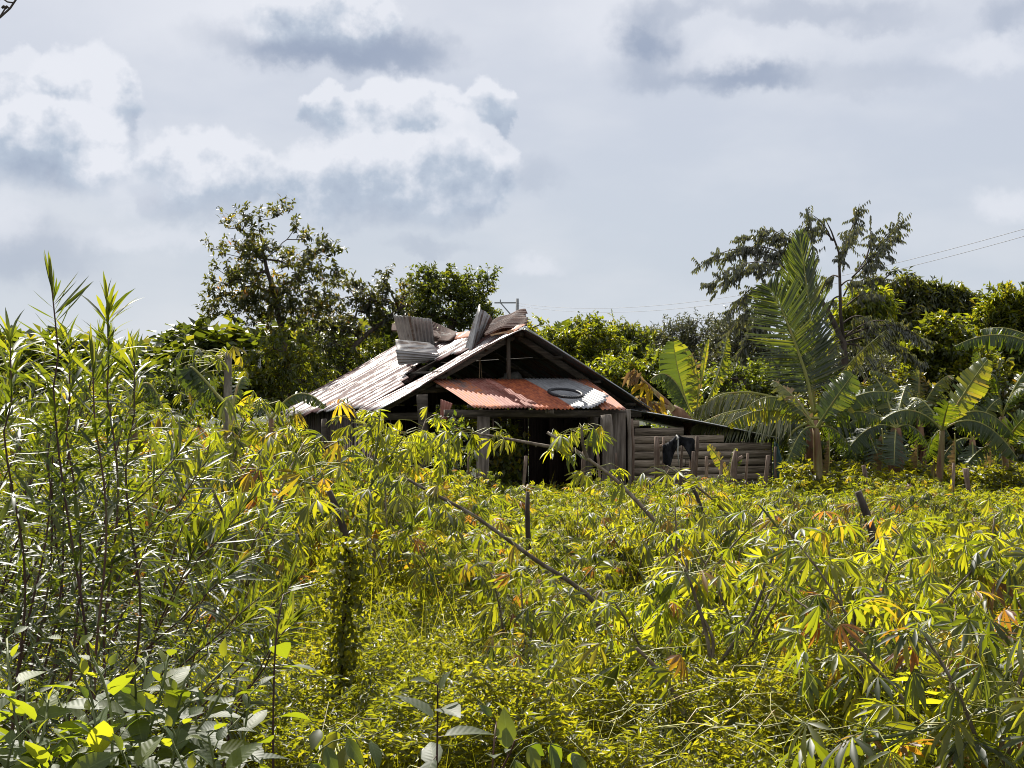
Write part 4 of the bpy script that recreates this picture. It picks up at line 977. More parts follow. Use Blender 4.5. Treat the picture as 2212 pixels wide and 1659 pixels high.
# ------------------------------------------------------------------ banana plants
def blade(acc, c, width, up, seed, torn=.5, fold=.35, rnd=.4, stem_f=.12):
    """banana leaf blade along centre line c: two halves cut into strips"""
    rg = np.random.default_rng(seed)
    n = 34; l = np.concatenate([[0], np.cumsum(np.linalg.norm(np.diff(c, axis=0), axis=1))]); Lt = l[-1]
    tt = np.linspace(stem_f, 1, n * 2 + 1)
    pt = np.stack([np.interp(tt * Lt, l, c[:, k]) for k in range(3)], -1)
    tg = nrm(np.gradient(pt, axis=0)); side = nrm(np.cross(tg, up)); N = np.cross(side, tg)
    f = (tt - stem_f) / (1 - stem_f)
    w = width * .5 * np.clip(np.sin(np.clip(f, 0, 1) * np.pi * .93 + .12), 0, 1) ** .55
    for sg in (-1, 1):
        i = 0; hang = 0
        while i < n * 2:
            k = int(rg.integers(1, 3 if rg.random() < torn else 6)); j = min(i + k, n * 2)
            hang = rg.normal(.12 * torn, .38 * torn); cut = 1 - (.35 * rg.random() ** 2) * torn
            idx = np.arange(i, j + 1)
            rows = []
            for q in (0, .35, .7, 1.0):
                ww = w[idx] * q * cut
                fl = fold + hang * q
                shrink = 1 - .16 * q * torn
                mid = pt[idx].mean(0); base = pt[idx] * (1 - (1 - shrink)) + mid * (1 - shrink)
                rows.append(base + side[idx] * (sg * ww * math.cos(fl))[:, None] - N[idx] * (ww * math.sin(fl) * (0.5 + .8 * q))[:, None] + tg[idx] * (ww * .18)[:, None])
            V = np.stack(rows, 1); m = j - i
            a_ = (np.arange(m)[:, None] * 4 + np.arange(3)[None]).ravel()
            q_ = np.stack([a_, a_ + 1, a_ + 5, a_ + 4], -1)
            uv = np.stack(np.broadcast_arrays(np.array([0, .35, .7, 1.0])[None] * sg, (tt[idx] * Lt)[:, None]), -1).reshape(-1, 2)
            acc.add(V.reshape(-1, 3), q_, None, np.clip(rnd + rg.normal(0, .10) + sg * .08, 0, 1), uv)
            i = j
def bleaf(root, c3, width, up, seed, torn=.5, fold=.35, rnd=.4, mat='banana', label=None, rs=.022, stem_f=.14):
    t = np.linspace(0, 1, 40)[:, None]
    if len(c3) == 3: c = c3[0] * (1 - t) ** 2 + 2 * c3[1] * t * (1 - t) + c3[2] * t * t
    else: c = c3[0] * (1 - t) ** 3 + 3 * c3[1] * t * (1 - t) ** 2 + 3 * c3[2] * t * t * (1 - t) + c3[3] * t ** 3
    a = Acc(); blade(a, c, width, nrm(np.array(up, float)), seed, torn, fold, rnd, stem_f)
    o = a.build('leaf', M[mat], root)
    s = Acc(); s.tube(c + np.array([0, 0, -.006]), np.linspace(rs, .006, 40), 6, .5); s.build('midrib', M['petiole'], o)
    if label: o['label'] = label
    return o
def bananaplant(label, basepx, d, crown, leaves, r=.11, stem='pseudostem', group='banana plants at the right', name='banana_plant', seed=0):
    b0 = P(basepx, 900, d); b0[2] = float(gh(b0[0], b0[1]))
    root = thing(name, label, 'banana plant', b0, group)
    cr = P(crown[0], crown[1], d)
    a = Acc(); t = np.linspace(0, 1, 12)[:, None]; rg = np.random.default_rng(seed)
    pts = b0 * (1 - t) + cr * t; pts[1:-1, 0] += np.sin(t[1:-1, 0] * 3) * .04
    a.tube(pts, np.linspace(r * 1.0, r * .5, 12), 12, .3 + .4 * rg.random(), wob=.12)
    for k in range(7):                        # loose sheaths
        zz = rg.random() * .8; p = pts[0] * (1 - zz) + pts[-1] * zz; th = rg.random() * 6.3; e = np.array([math.cos(th), math.sin(th), 0]) * r * (1.15 - .6 * zz)
        a.leaves(leaf_tpl([(.3, .5), (.7, .3)], .5, .3), [p + e], [[e[0] * 1.5, e[1] * 1.5, -1]], [e / r], .5 + .3 * rg.random(), .14, rg.random())
    a.build('trunk', M[stem], root, smooth=True)
    for i, L in enumerate(leaves):
        tip, dd, wpx, rise = L[0], L[1], L[2], L[3]
        kw = L[4] if len(L) > 4 else {}
        tp = P(tip[0], tip[1], d + dd); mid = (cr + tp) / 2 + np.array([0, 0, rise]) + np.array(kw.pop('mid', (0, 0, 0)))
        up = kw.pop('up', (0, -.15, 1))
        kw['fold'] = kw.get('fold', .35) * .75; kw['rnd'] = min(.95, kw.get('rnd', .4) + .12)  # hand-set tint: high values paint leaves sunlit yellow, low ones shaded
        o = bleaf(root, [cr, mid, tp], wpx * 1.42 * K * d, up, seed * 31 + i, **kw)
    return root
UPF = (0, -.75, .5)
bananaplant('green banana plant with reddish trunk just right of the plank shed', 1765, 27.0, (1762, 925), [
    ((1670, 822), .3, 52, .25, dict(up=(.55, -.5, .5), torn=.55, rnd=.78, label='upright leaf with a bright yellow-green lit half', fold=.25)),
    ((1612, 880), .2, 42, .75, dict(torn=.95, rnd=.55, fold=.9, up=(0, -.3, 1))), ((1570, 918), .5, 40, .65, dict(torn=.95, rnd=.62, fold=1.0, up=(0, -.3, 1))),
    ((1842, 808), -.2, 56, .05, dict(up=(-.45, -.8, .3), torn=.50, rnd=.35, fold=.1, label='broad upright leaf facing the field')),
    ((1936, 850), -.3, 44, .55, dict(up=(-.1, -.5, .9), torn=.70, fold=.6, rnd=.4)), ((1906, 905), .3, 46, .45, dict(up=(0, -.4, .9), torn=.80, fold=.8, rnd=.42)),
    ((1700, 1000), -.4, 40, .5, dict(torn=.90, fold=.8, rnd=.5)), ((1850, 990), .5, 44, .5, dict(torn=.90, fold=.8, rnd=.3))], r=.13, seed=1)
bananaplant('banana plant with a slim yellowish leaning trunk and leaves spread like wings', 2010, 26.0, (2035, 930), [
    ((2133, 776), -.3, 52, .1, dict(up=(-.5, -.7, .4), torn=.50, rnd=.62, fold=.2, label='raised bright leaf pointing up to the right')),
    ((1905, 908), -.3, 44, .55, dict(up=(0, -.5, .8), torn=.55, rnd=.4, fold=.7)), ((2190, 940), .2, 46, .8, dict(up=(0, -.45, .85), torn=.60, rnd=.35, fold=.8)),
    ((2198, 990), -.3, 46, .8, dict(up=(0, -.45, .85), torn=.60, rnd=.3, fold=.8)), ((1965, 860), .6, 36, .4, dict(torn=.80, rnd=.5, fold=.7)),
    ((2050, 870), -.6, 40, .1, dict(up=(-.2, -.9, .3), torn=.50, rnd=.4, fold=.1)), ((2000, 990), .5, 40, .3, dict(torn=.90, rnd=.3, fold=.8))], r=.10, stem='pseudostem', seed=2)
bananaplant('banana plant with a thick red-brown trunk standing in shade', 1932, 28.0, (1935, 925), [
    ((1822, 985), -.5, 50, .55, dict(up=(0, -.45, .85), torn=.80, rnd=.2, fold=.8)), ((1835, 915), .3, 46, .5, dict(up=(0, -.4, .9), torn=.60, rnd=.35, fold=.8)),
    ((1931, 1005), -.8, 56, .25, dict(up=(0, -1, .2), torn=.50, rnd=.3, fold=.2)), ((1990, 860), .4, 40, .2, dict(torn=.95, rnd=.6, fold=.6)), ((1885, 812), .6, 46, .4, dict(up=(.1, -.5, .8), torn=.95, rnd=.55, fold=.9)),
    ((2005, 960), .3, 42, .4, dict(torn=.95, rnd=.3, fold=.8)), ((1960, 830), 1.0, 40, .3, dict(torn=.95, rnd=.5, fold=.9))], r=.2, stem='pseudo_brown', seed=3)
bananaplant('low banana plant at the right edge with one bright yellow-lit leaf', 2172, 26.5, (2168, 965), [
    ((2062, 925), -.2, 36, .4, dict(torn=.90, rnd=.4, fold=.8, up=(0, -.4, .9))), ((2118, 935), -.6, 26, .02, dict(up=(.5, -.5, .7), torn=.60, rnd=.93, fold=.3, label='yellow-lit leaf')),
    ((2215, 900), -.5, 50, .1, dict(up=(-.4, -.8, .4), torn=.60, rnd=.4, fold=.2)), ((2240, 960), 0, 46, .3, dict(torn=.70, rnd=.4, fold=.7)), ((2090, 1000), -.5, 36, .3, dict(torn=.95, rnd=.3, fold=.8))], r=.1, seed=4)
bananaplant('tall banana plant at the right edge with pale upright leaf stalks', 2190, 29.5, (2165, 900), [
    ((2112, 760), 0, 34, .1, dict(torn=.95, rnd=.5, fold=.9, up=(0, -.6, .8), stem_f=.5)), ((2140, 810), -.5, 34, .6, dict(torn=.80, rnd=.35, fold=.8, stem_f=.4)),
    ((2225, 850), -.5, 40, .6, dict(torn=.70, rnd=.4, fold=.7)), ((2080, 880), -.5, 44, .9, dict(torn=.80, rnd=.35, fold=.9, up=(0, -.5, .8))), ((2240, 780), 0, 40, .4, dict(torn=.70, rnd=.4, fold=.5))], r=.14, stem='pseudostem', seed=5)
bananaplant('banana plant rooted outside the photo whose long level leaves reach in at the right edge', 2330, 24.0, (2310, 800), [
    ((2062, 748), .2, 42, .75, dict(torn=.95, rnd=.35, fold=1.1, up=(0, -.35, 1), stem_f=.1, label='long level leaf with a frayed lower edge')), ((2118, 712), .8, 44, .55, dict(torn=.90, rnd=.4, fold=1.0, up=(0, -.3, 1), label='upper level leaf at the right edge')),
    ((2205, 608), .3, 30, .8, dict(torn=.95, rnd=.3, fold=1.0, stem_f=.3)), ((2420, 700), 0, 40, .4)], r=.15, seed=6)
bananaplant('banana plant with tall upright leaves behind the plank shed', 1500, 31.5, (1500, 915), [
    ((1455, 738), -.2, 60, .0, dict(up=(.15, -.95, .2), torn=.35, rnd=.42, fold=.12, mid=(-.18, 0, .2), label='broad upright leaf')),
    ((1478, 745), .3, 46, .0, dict(up=(.85, -.5, .2), torn=.80, rnd=.82, fold=.4, mid=(.35, 0, .5), label='upright leaf with a ragged yellow-lit side')),
    ((1404, 822), -.3, 44, 1.05, dict(torn=.95, rnd=.4, fold=1.0, up=(0, -.35, 1), stem_f=.2)), ((1530, 733), 0, 9, .1, dict(up=(0, -1, 0), torn=.40, rnd=.6, label='thin unopened spike leaf', stem_f=.5)),
    ((1570, 728), .3, 26, .0, dict(up=(-.5, -.8, .2), torn=.95, rnd=.5, fold=.8, stem_f=.25, mid=(.2, 0, -.1))), ((1580, 850), 0, 36, .5, dict(torn=.90, fold=.8)), ((1425, 900), .3, 40, .5, dict(torn=.95, fold=.9))], r=.12, group='banana plants behind the shed', seed=7)
bananaplant('banana plant with torn shaded leaves between the two front banana trunks', 1880, 30.0, (1878, 945), [
    ((1800, 930), 0, 40, .5, dict(torn=.9, rnd=.2, fold=.8)), ((1850, 850), 0, 40, .1, dict(torn=.9, rnd=.55, up=(-.4, -.7, .5))), ((1950, 900), 0, 40, .5, dict(torn=.9, rnd=.3, fold=.9)), ((1905, 1010), -.5, 44, .1, dict(torn=.7, rnd=.15, up=(.2, -1, .2))), ((1840, 1010), .2, 40, .4, dict(torn=.9, rnd=.4))], r=.1, stem='pseudo_brown', seed=21)
bananaplant('banana plant with tattered leaves catching the sun above the middle banana trunks', 1990, 32.0, (1985, 900), [
    ((1880, 800), 0, 46, .5, dict(torn=.95, rnd=.55, fold=.9)), ((2060, 810), 0, 44, .5, dict(torn=.95, rnd=.6, fold=.9)), ((1985, 800), .4, 40, .0, dict(torn=.8, rnd=.7, up=(.4, -.8, .2))), ((1920, 960), -.5, 46, .6, dict(torn=.95, rnd=.3, fold=1)), ((2060, 960), 0, 46, .6, dict(torn=.95, rnd=.35, fold=1))], r=.14, stem='pseudo_brown', seed=22)
bananaplant('banana plant with dark leaves low between the two rightmost trunks', 2100, 29.0, (2100, 950), [
    ((2030, 1000), 0, 40, .4, dict(torn=.9, rnd=.2, fold=.9)), ((2160, 860), 0, 44, .3, dict(torn=.8, rnd=.45, up=(-.3, -.7, .5))), ((2060, 850), 0, 40, .2, dict(torn=.9, rnd=.5, up=(.3, -.8, .4))), ((2180, 1010), 0, 40, .5, dict(torn=.9, rnd=.25)), ((2104, 1030), -.6, 46, .1, dict(torn=.6, rnd=.2, up=(0, -1, .2)))], r=.12, stem='pseudo_brown', seed=23)
bananaplant('banana plant of pale torn leaves low beside the shed tarpaulin', 1715, 30.5, (1715, 985), [
    ((1650, 940), 0, 36, .4, dict(torn=.9, rnd=.4, fold=.9)), ((1690, 1040), -.5, 34, .2, dict(torn=.9, rnd=.5)), ((1790, 960), 0, 36, .4, dict(torn=.95, rnd=.45, fold=.9)), ((1740, 1040), -.3, 34, .3, dict(torn=.9, rnd=.35))], r=.07, seed=24)
for i, (px, py, d, w, lb) in enumerate([(1905, 1000, 27.6, 40, 'dead brown banana leaf hanging against the thick red-brown trunk'), (1790, 1010, 26.8, 30, 'dead brown banana leaf hanging right of the trunk beside the shed'), (2062, 1010, 26.2, 34, 'dead brown banana leaf hanging right of the slim leaning trunk'), (1980, 1010, 28.5, 36, 'dead brown banana leaf hanging left of the slim leaning trunk'), (2140, 1000, 27.0, 34, 'dead brown banana leaf hanging left of the rightmost trunk')]):
    rt = thing('dead_banana_leaf', lb, 'dead leaf', P(px, py - 70, d), 'dead hanging banana leaves')
    bleaf(rt, [P(px, py - 75, d), P(px + 6, py - 30, d - .2), P(px - 4, py + 40, d)], w * K * d, (.3, -1, .1), 700 + i, torn=.95, fold=1.1, rnd=.6, mat='dry_leaf', rs=.012)
# broken, dried banana stem leaning left behind the side shed
bb = thing('broken_banana_stem', 'dead brown banana stem leaning left with yellow withered leaf scraps behind the shed', 'dead banana stem', (P(1495, 1000, 30.3)[0], 30.3, 0))
a = Acc(); a.tube(np.array([P(x, y, 30.3) for x, y in [(1505, 990), (1487, 912), (1468, 893), (1452, 882)]]), [.14, .12, .13, .09], 10, .1, wob=.2)
a.build('trunk', M['pseudo_brown'], bb, smooth=True)
a = Acc(); a.tube(np.array([P(x, y, 30.2) for x, y in [(1455, 886), (1432, 862), (1405, 838), (1380, 812)]]), [.075, .055, .04, .02], 8, .9, wob=.1)
a.tube(np.array([P(x, y, 30.1) for x, y in [(1450, 884), (1425, 872), (1398, 870), (1380, 858)]]), [.05, .04, .03, .02], 7, .8, wob=.1)
a.build('stalk', M['pseudostem'], bb, smooth=True)
for i, (q, m_) in enumerate([((1404, 842), 'yellow_leaf'), ((1392, 828), 'yellow_leaf'), ((1380, 812), 'dry_leaf'), ((1372, 806), 'dry_leaf'), ((1395, 868), 'dry_leaf'), ((1385, 860), 'dry_leaf'), ((1410, 872), 'dry_leaf'), ((1425, 868), 'yellow_leaf')]):
    a = Acc(); p = P(q[0], q[1], 30.1); rg = np.random.default_rng(i)
    for k in range(7):
        a.leaves(leaf_tpl([(.3, .5), (.7, .4)], .8, .5), [p + rg.normal(0, .06, 3)], [[rg.normal(-.2, .6), rg.normal(0, .4), -.8]], [[rg.normal(), -1, .3]], .22 + .15 * rg.random(), .09, rg.random())
    a.build('withered_leaf', M[m_], bb)
# small sprout before the shed
sp_ = bananaplant('small banana sprout with two narrow leaves in front of the plank wall', 1572, 25.6, (1572, 1040), [
    ((1530, 961), 0, 20, .0, dict(up=(.4, -.8, .3), torn=.50, rnd=.72, fold=.35, mid=(.1, 0, .05), rs=.012)), ((1590, 968), .1, 16, .0, dict(up=(-.6, -.6, .4), torn=.50, rnd=.75, fold=.5, mid=(-.02, 0, .1), rs=.012)), ((1602, 985), -.2, 14, .12, dict(torn=.80, rnd=.3, fold=.6, rs=.01))], r=.04, group='banana plants near the shed', name='banana_sprout', seed=8)
bananaplant('banana plant half hidden at the left with a big leaf folded downwards', 478, 18.5, (500, 890), [
    ((452, 868), .1, 44, .95, dict(mid=(-.75, 0, .1), up=(.2, -.5, .9), torn=.70, rnd=.25, fold=1.0, rs=.02)), ((540, 830), .5, 30, .5, dict(torn=.70, rnd=.4, fold=.7)), ((400, 905), .5, 40, .6, dict(torn=.80, rnd=.3, fold=.8))], r=.09, group='banana plants at the left', seed=9)
bananaplant('banana plant hidden by the field with one dark arched leaf left of the roof eave', 588, 20.0, (585, 905), [
    ((703, 880), 0, 30, .55, dict(up=(0, -.55, .8), torn=.55, rnd=.2, fold=.8, rs=.02)), ((520, 900), .5, 30, .4, dict(torn=.70, rnd=.3, fold=.8))], r=.07, group='banana plants at the left', seed=10)
bananaplant('banana plant with dark hanging leaves under the tall shrubs at far left', 280, 16.0, (285, 870), [
    ((205, 880), 0, 40, .5, dict(torn=.90, rnd=.2, fold=.9)), ((350, 880), 0, 38, .5, dict(torn=.90, rnd=.25, fold=.9)), ((300, 800), .4, 30, .1, dict(torn=.70, rnd=.3, fold=.5))], r=.08, group='banana plants at the left', seed=11)

# ------------------------------------------------------------------ papaya
pp = thing('papaya_tree', 'papaya tree with drooping lobed leaves on long pale stalks left of the tall dark tree', 'papaya tree', (P(492, 900, 22)[0], 22, 0))
a = Acc(); a.tube(np.array([P(x, y, 22) for x, y in [(494, 1100), (493, 900), (492, 830), (493, 762)]]), [.10, .08, .065, .05], 9, .8, wob=.1); a.build('trunk', M['bark_pale'], pp, smooth=True)
PAP = palmate(7, 30, 40, 9)
PAP = (PAP[0] * [1.9, 1, 1], PAP[1], PAP[2])
def stalkleaf(root, a0, mid, a1, size, rnd, tpl, mat='tree_mid', dr=None, r=.01):
    t = np.linspace(0, 1, 8)[:, None]; c = a0 * (1 - t) ** 2 + 2 * mid * t * (1 - t) + a1 * t * t
    A2 = Acc(); A2.leaves(tpl, [a1], [c[-1] - c[-2] if dr is None else dr], [[0, -.3, 1.0]], size, size, rnd); o = A2.build('leaf', M[mat], root)
    A1 = Acc(); A1.tube(c, np.linspace(r, r * .6, 8), 5, .6); A1.build('stalk', M['petiole'], o)
    return o
rg = np.random.default_rng(12)
for i, (x, y) in enumerate([(362, 800), (378, 775), (395, 755), (410, 748), (430, 752), (450, 758), (465, 770), (385, 810), (400, 790), (420, 780), (440, 800), (405, 830), (470, 800), (455, 820), (425, 815), (480, 752), (505, 748), (520, 770), (530, 800), (440, 770), (415, 765), (475, 775)]):
    c0 = P(493, 768 + (i % 5) * 9, 22); c1 = P(x, y, 22 + rg.normal(0, .4)); m_ = (c0 + c1) / 2 + [0, 0, .12]
    stalkleaf(pp, c0, m_, c1,   .19 + .06 * rg.random(), rg.random() * (.6 if i < 15 else .95), PAP, 'tree_mid' if i < 15 else 'tree_yellow')

# ------------------------------------------------------------------ poles and wires
def pole(px, top, d, arm0, army, label, braces):
    q = P(px, top, d); root = thing('utility_pole', label, 'utility pole', (q[0], d, 0), 'utility poles')
    w = 7 * K * 75 if d < 100 else .24
    a = Acc(); a.tube([[q[0], d, 0], [q[0], d, q[2]]], [w * .62, w * .5], 10, .5); a.build('pole', M['concrete'], root)
    s = P(arm0, army, d); a = Acc(); a.box(s, [q[0], d, s[2]], .07, .07); 
    a.box(P(braces[0], army, d), P(braces[1], braces[2], d), .06, .06); a.build('cross_arm', M['concrete'], root)
    a = Acc(); a.box(P(braces[0], army - 7, d), P(braces[0], army, d), .06, .06); a.build('insulator', M['concrete'], root)
pole(1117.5, 645, 75, 1068, 654, 'pale utility pole with a one-sided cross-arm rising behind the gable peak', (1081, 1102, 678))
pole(560, 757, 120, 512, 757, 'distant utility pole with a one-sided cross-arm left of the tall dark tree', (527, 556, 788))
for i, (y0, y1, y2, lb) in enumerate([(655, 619, 487, 'upper of two thin overhead wires crossing the sky at the right'), (660, 624, 503, 'lower of two thin overhead wires crossing the sky at the right')]):
    p0, p1, p2 = P(1117, y0, 75), P(1560, y1, 60), P(2300, y2 - 18, 34)
    t = np.linspace(0, 1, 40)
    c = np.array([p0 * (1 - k) ** 2 + 2 * (p1 * .0 + (p0 + p2) / 2 + [0, 0, -2.0 - .1 * i]) * k * (1 - k) + p2 * k * k for k in t])
    a = Acc(); a.tube(c, .0065, 4); o = a.build('wire', M['wire'], origin=c[0]); tag(o, lb, 'wire', 'overhead wires')
# ------------------------------------------------------------------ stakes and cloth before the shed
STK = [ # base px, top px, top py, depth, thickness m, label
 (1412, 1421, 943, 26.6, .10, 'pale stake with a knobbed top before the left of the plank wall'),
 (1432, 1437, 944, 26.4, .05, 'thin brown stake beside the knob-topped one'),
 (1471, 1476, 950, 26.3, .06, 'pinkish stake holding the left end of the black cloth'),
 (1490, 1494, 955, 26.6, .05, 'stake seen through the opening of the black cloth'),
 (1498, 1503, 942, 26.0, .07, 'dark stake holding the right end of the black cloth'),
 (1484, 1496, 975, 25.2, .07, 'short leaning stake below the right of the black cloth'),
 (1516, 1528, 986, 26.0, .06, 'curved pale stake right of the black cloth'),
 (1550, 1562, 994, 25.6, .06, 'stake left of the banana sprout'),
 (1577, 1592, 974, 25.4, .12, 'thickest stake, leaning, with a cut top behind the banana sprout'),
 (1613, 1614, 979, 26.0, .05, 'thin straight stake before the right of the plank wall'),
 (1646, 1656, 984, 25.6, .085, 'stake with a pale sawn top at the right end of the plank wall'),
 (1330, 1328, 978, 25.8, .05, 'leaning stake at the foot of the hut posts'),
 (1297, 1291, 970, 25.6, .05, 'thin stake leaning left of the hut posts'),
 (1010, 1016, 975, 24.8, .06, 'stake at the hut front left of the pale plank post'),
 (975, 960, 965, 24.5, .10, 'bent stake at the hut front leaning left'),
 (1260, 1262, 975, 25.2, .07, 'stake in the dark hut opening'),
 (1128, 1133, 985, 25.0, .06, 'stake behind the leaning cassava spray'),
 (2050, 2057, 1000, 24.6, .06, 'brown stake among the banana trunks'),
 (2100, 2085, 1012, 24.2, .09, 'leaning cut stake at the foot of the banana plants'),
 (1893, 1868, 1005, 24.8, .08, 'dark stake leaning left before the banana plants'),
 (1676, 1678, 965, 27.5, .05, 'stake just beyond the shed corner')]
for i, (bx, tx, ty, d, w, lb) in enumerate(STK):
    p1 = P(tx, ty, d); b0 = P(bx, 1110, d); b0[2] = float(gh(b0[0], d)) - .05
    a = Acc(); t = np.linspace(0, 1, 9); rg = np.random.default_rng(i + 60)
    pts = b0 * (1 - t[:, None]) + p1 * t[:, None]; pts[:, 0] += .03 * np.sin(t * 4 + i) ; 
    a.tube(pts, w / 2 * (1.1 - .2 * t) * (1 + .12 * rg.normal(size=9)), 8, rg.random(), wob=.15)
    if i in (0, 6, 8): a.tube([pts[7], pts[7] + [w * 1.2, 0, w * .9]], [w * .35, w * .25], 6, .5)
    o = a.build('stake', M['stake'], smooth=True, origin=b0); tag(o, lb, 'stake', 'stakes in front of the hut and shed')
# big dark stakes standing in the field
for i, (pl, w, d, lb) in enumerate([
  ([(1893, 1190), (1885, 1150), (1868, 1100), (1853, 1062)], .09, 15.0, 'thick dark stake leaning left in the right half of the field'),
  ([(748, 1165), (738, 1130), (724, 1090), (711, 1060)], .07, 14.0, 'thick dark stake leaning left in the left half of the field'),
  ([(1141, 1172), (1139, 1110), (1140, 1062)], .05, 14.5, 'thin upright dark stake in the middle of the field'),
  ([(1525, 1130), (1505, 1070), (1480, 1022)], .05, 17.0, 'long thin brown stick leaning left before the plank wall')]):
    pts = np.array([P(x, y, d) for x, y in pl]); g0 = pts[0].copy(); g0[2] = float(gh(g0[0], d)) - .05; g0[0] += .1; pts = np.vstack([g0, pts])
    a = Acc(); a.tube(pts, np.linspace(w * .6, w * .42, len(pts)), 8, .2, wob=.2); o = a.build('stake', M['bark'], smooth=True, origin=g0); tag(o, lb, 'stake', 'stakes in the field')
# black cloth over the stakes
a = Acc(); d = 26.0
top = [P(1474, 958, d), P(1488, 953, d), P(1510, 935, d), P(1520, 944, d), P(1535, 946, d), P(1503 + 33, 942, d)]
cl = Acc()
def clothstrip(T, Bm, nv=7, seed=0):
    rg = np.random.default_rng(seed); n = 26; T = np.array(T); Bm = np.array(Bm)
    t = np.linspace(0, 1, n); tp = np.stack([np.interp(t, np.linspace(0, 1, len(T)), T[:, k]) for k in range(3)], -1); bt = np.stack([np.interp(t, np.linspace(0, 1, len(Bm)), Bm[:, k]) for k in range(3)], -1)
    v = np.linspace(0, 1, nv); G = tp[:, None] * (1 - v)[None, :, None] + bt[:, None] * v[None, :, None]
    G[..., 1] += .05 * np.sin(t * 22)[:, None] * (v[None] + .3) + .02 * rg.normal(size=(n, nv))
    i = (np.arange(n - 1)[:, None] * nv + np.arange(nv - 1)[None]).ravel()
    cl.add(G.reshape(-1, 3), np.stack([i, i + 1, i + 1 + nv, i + nv], -1))
clothstrip([P(1425 + 44, 958, d), P(1440 + 42, 955, d), P(1462, 940, d)][::-1] and [P(1431, 962, d), P(1440, 957, d), P(1452, 949, d), P(1462, 938, d), P(1475, 944, d), P(1496, 946, d), P(1500, 950, d)],
           [P(1432, 1000, d), P(1446, 1010, d), P(1452, 995, d), P(1462, 964, d), P(1476, 962, d), P(1488, 985, d), P(1502, 1018, d)], seed=3)
o = cl.build('cloth', M['black_cloth'], origin=P(1462, 945, d), solid=.004, smooth=True); tag(o, 'black cloth draped over two stakes before the plank wall', 'cloth')
a = Acc(); a.tube(np.array([P(1462, 940, d - .06), P(1465, 952, d - .08), P(1464, 975, d - .06), P(1467, 1005, d - .05)]), .012, 5); a.tube(np.array([P(1461, 940, d - .06), P(1466, 946, d - .1), P(1461, 950, d - .07)]), .015, 5)
o = a.build('rag_strip', M['rope'], smooth=True, origin=P(1462, 940, d)); tag(o, 'pale strip of rag tied on the black cloth', 'rag')

# ------------------------------------------------------------------ cassava
def petleaves(al, st, org, az, elev, plen, tpls, size, rg, rcol=None, droop=.35):
    """leaves on petioles: org (N,3) stem points; az, elev direction of the petiole"""
    N = len(org)
    pd = np.stack([np.cos(az) * np.cos(elev), np.sin(az) * np.cos(elev), np.sin(elev)], -1)
    mid = org + pd * plen[:, None] * .55
    tip = mid + nrm(pd + [0, 0, -droop]) * plen[:, None] * .45
    st.sticks(org, mid, .0032, .0026, .6); st.sticks(mid, tip, .0026, .002, .6)
    dr = nrm(pd * [.8, .8, 0] + rg.normal(0, .25, (N, 3)) + [-.45, -.1, -.15])
    up = nrm(rg.normal(0, .35, (N, 3)) + [.1, 0, 1])
    which = rg.integers(0, len(tpls), N)
    r = rg.random(N) if rcol is None else rcol
    for k, tp in enumerate(tpls):
        q = which == k
        al.leaves(tp, tip[q], dr[q], up[q], size[q], size[q], r[q])
def cassava(name, h, seed, shoots=3, nl=13, lean=0.0, hi=True, size=.15):
    rg = np.random.default_rng(seed)
    root = thing(name, None, 'cassava plant', (0, 0, 0)); al, st, pe = Acc(), Acc(), Acc()
    hb = h * (.35 + .15 * rg.random()); fork = np.array([rg.normal(0, .08), rg.normal(0, .08), hb])
    st.tube(np.array([[0, 0, -.05], fork * [.4, .4, .5], fork]), [.016, .014, .012], 6, rg.random(), wob=.1)
    for k in range(shoots):
        az = rg.random() * .8 + k * 2 * np.pi / shoots; sp = (.16 + .22 * rg.random()) * h
        e = np.array([math.cos(az) * sp + lean, math.sin(az) * sp, h * (.82 + .25 * rg.random())])
        t = np.linspace(0, 1, 8)[:, None]; m_ = fork + (e - fork) * [.35, .35, .6]
        c = fork * (1 - t) ** 2 + 2 * m_ * t * (1 - t) + e * t * t
        st.tube(c, np.linspace(.011, .005, 8), 5, rg.random(), wob=.1)
        tt = 1 - .85 * rg.random(nl) ** 1.3; tt[:3] = [1, .97, .93]
        org = np.stack([np.interp(tt, t[:, 0], c[:, j]) for j in range(3)], -1)
        azl = np.arange(nl) * 2.4 + rg.random(); elv = R(58) * tt - R(18) + rg.normal(0, .2, nl)
        sz = size * (.75 + .45 * rg.random(nl)) * np.where(tt > .96, .7, 1)
        petleaves(al, pe, org, azl, elv, (.13 + .10 * rg.random(nl)) * (1.1 - .5 * (tt > .95)), PALM_HI if hi else PALM_LO, sz, rg)
    st.build('stem', M['cassava_stem'], root, smooth=True)
    f = al.build('foliage', M['cassava'], root)
    pe.build('leaf_stalks', M['petiole'], f)
    return root
def copy_tree(o, parent=None):
    c = o.copy(); COL.objects.link(c); c.parent = parent
    for ch in o.children: copy_tree(ch, c)
    return c
protos = [cassava('cassava_plant', h, 100 + i, shoots=sh, nl=nl) for i, (h, sh, nl) in enumerate([(1.15, 4, 22), (1.35, 3, 24), (1.0, 4, 20), (1.3, 4, 22), (1.5, 3, 24), (1.1, 4, 22), (1.25, 5, 18), (1.45, 4, 22)])]
used = [False] * len(protos)
rg = np.random.default_rng(42)
CAND = []
yy = 5.4
row = 0
while yy < 25.0:
    row += 1
    sx = .66 + .016 * yy
    for x in np.arange(-.46 * yy, .46 * yy, sx):
        X, Y = x + rg.normal(0, .16), yy + rg.normal(0, .18)
        px = 1106 + X / (K * Y)
        if -80 < px < 2300: CAND.append((X, Y, px, row))
    yy += .62 + .018 * yy
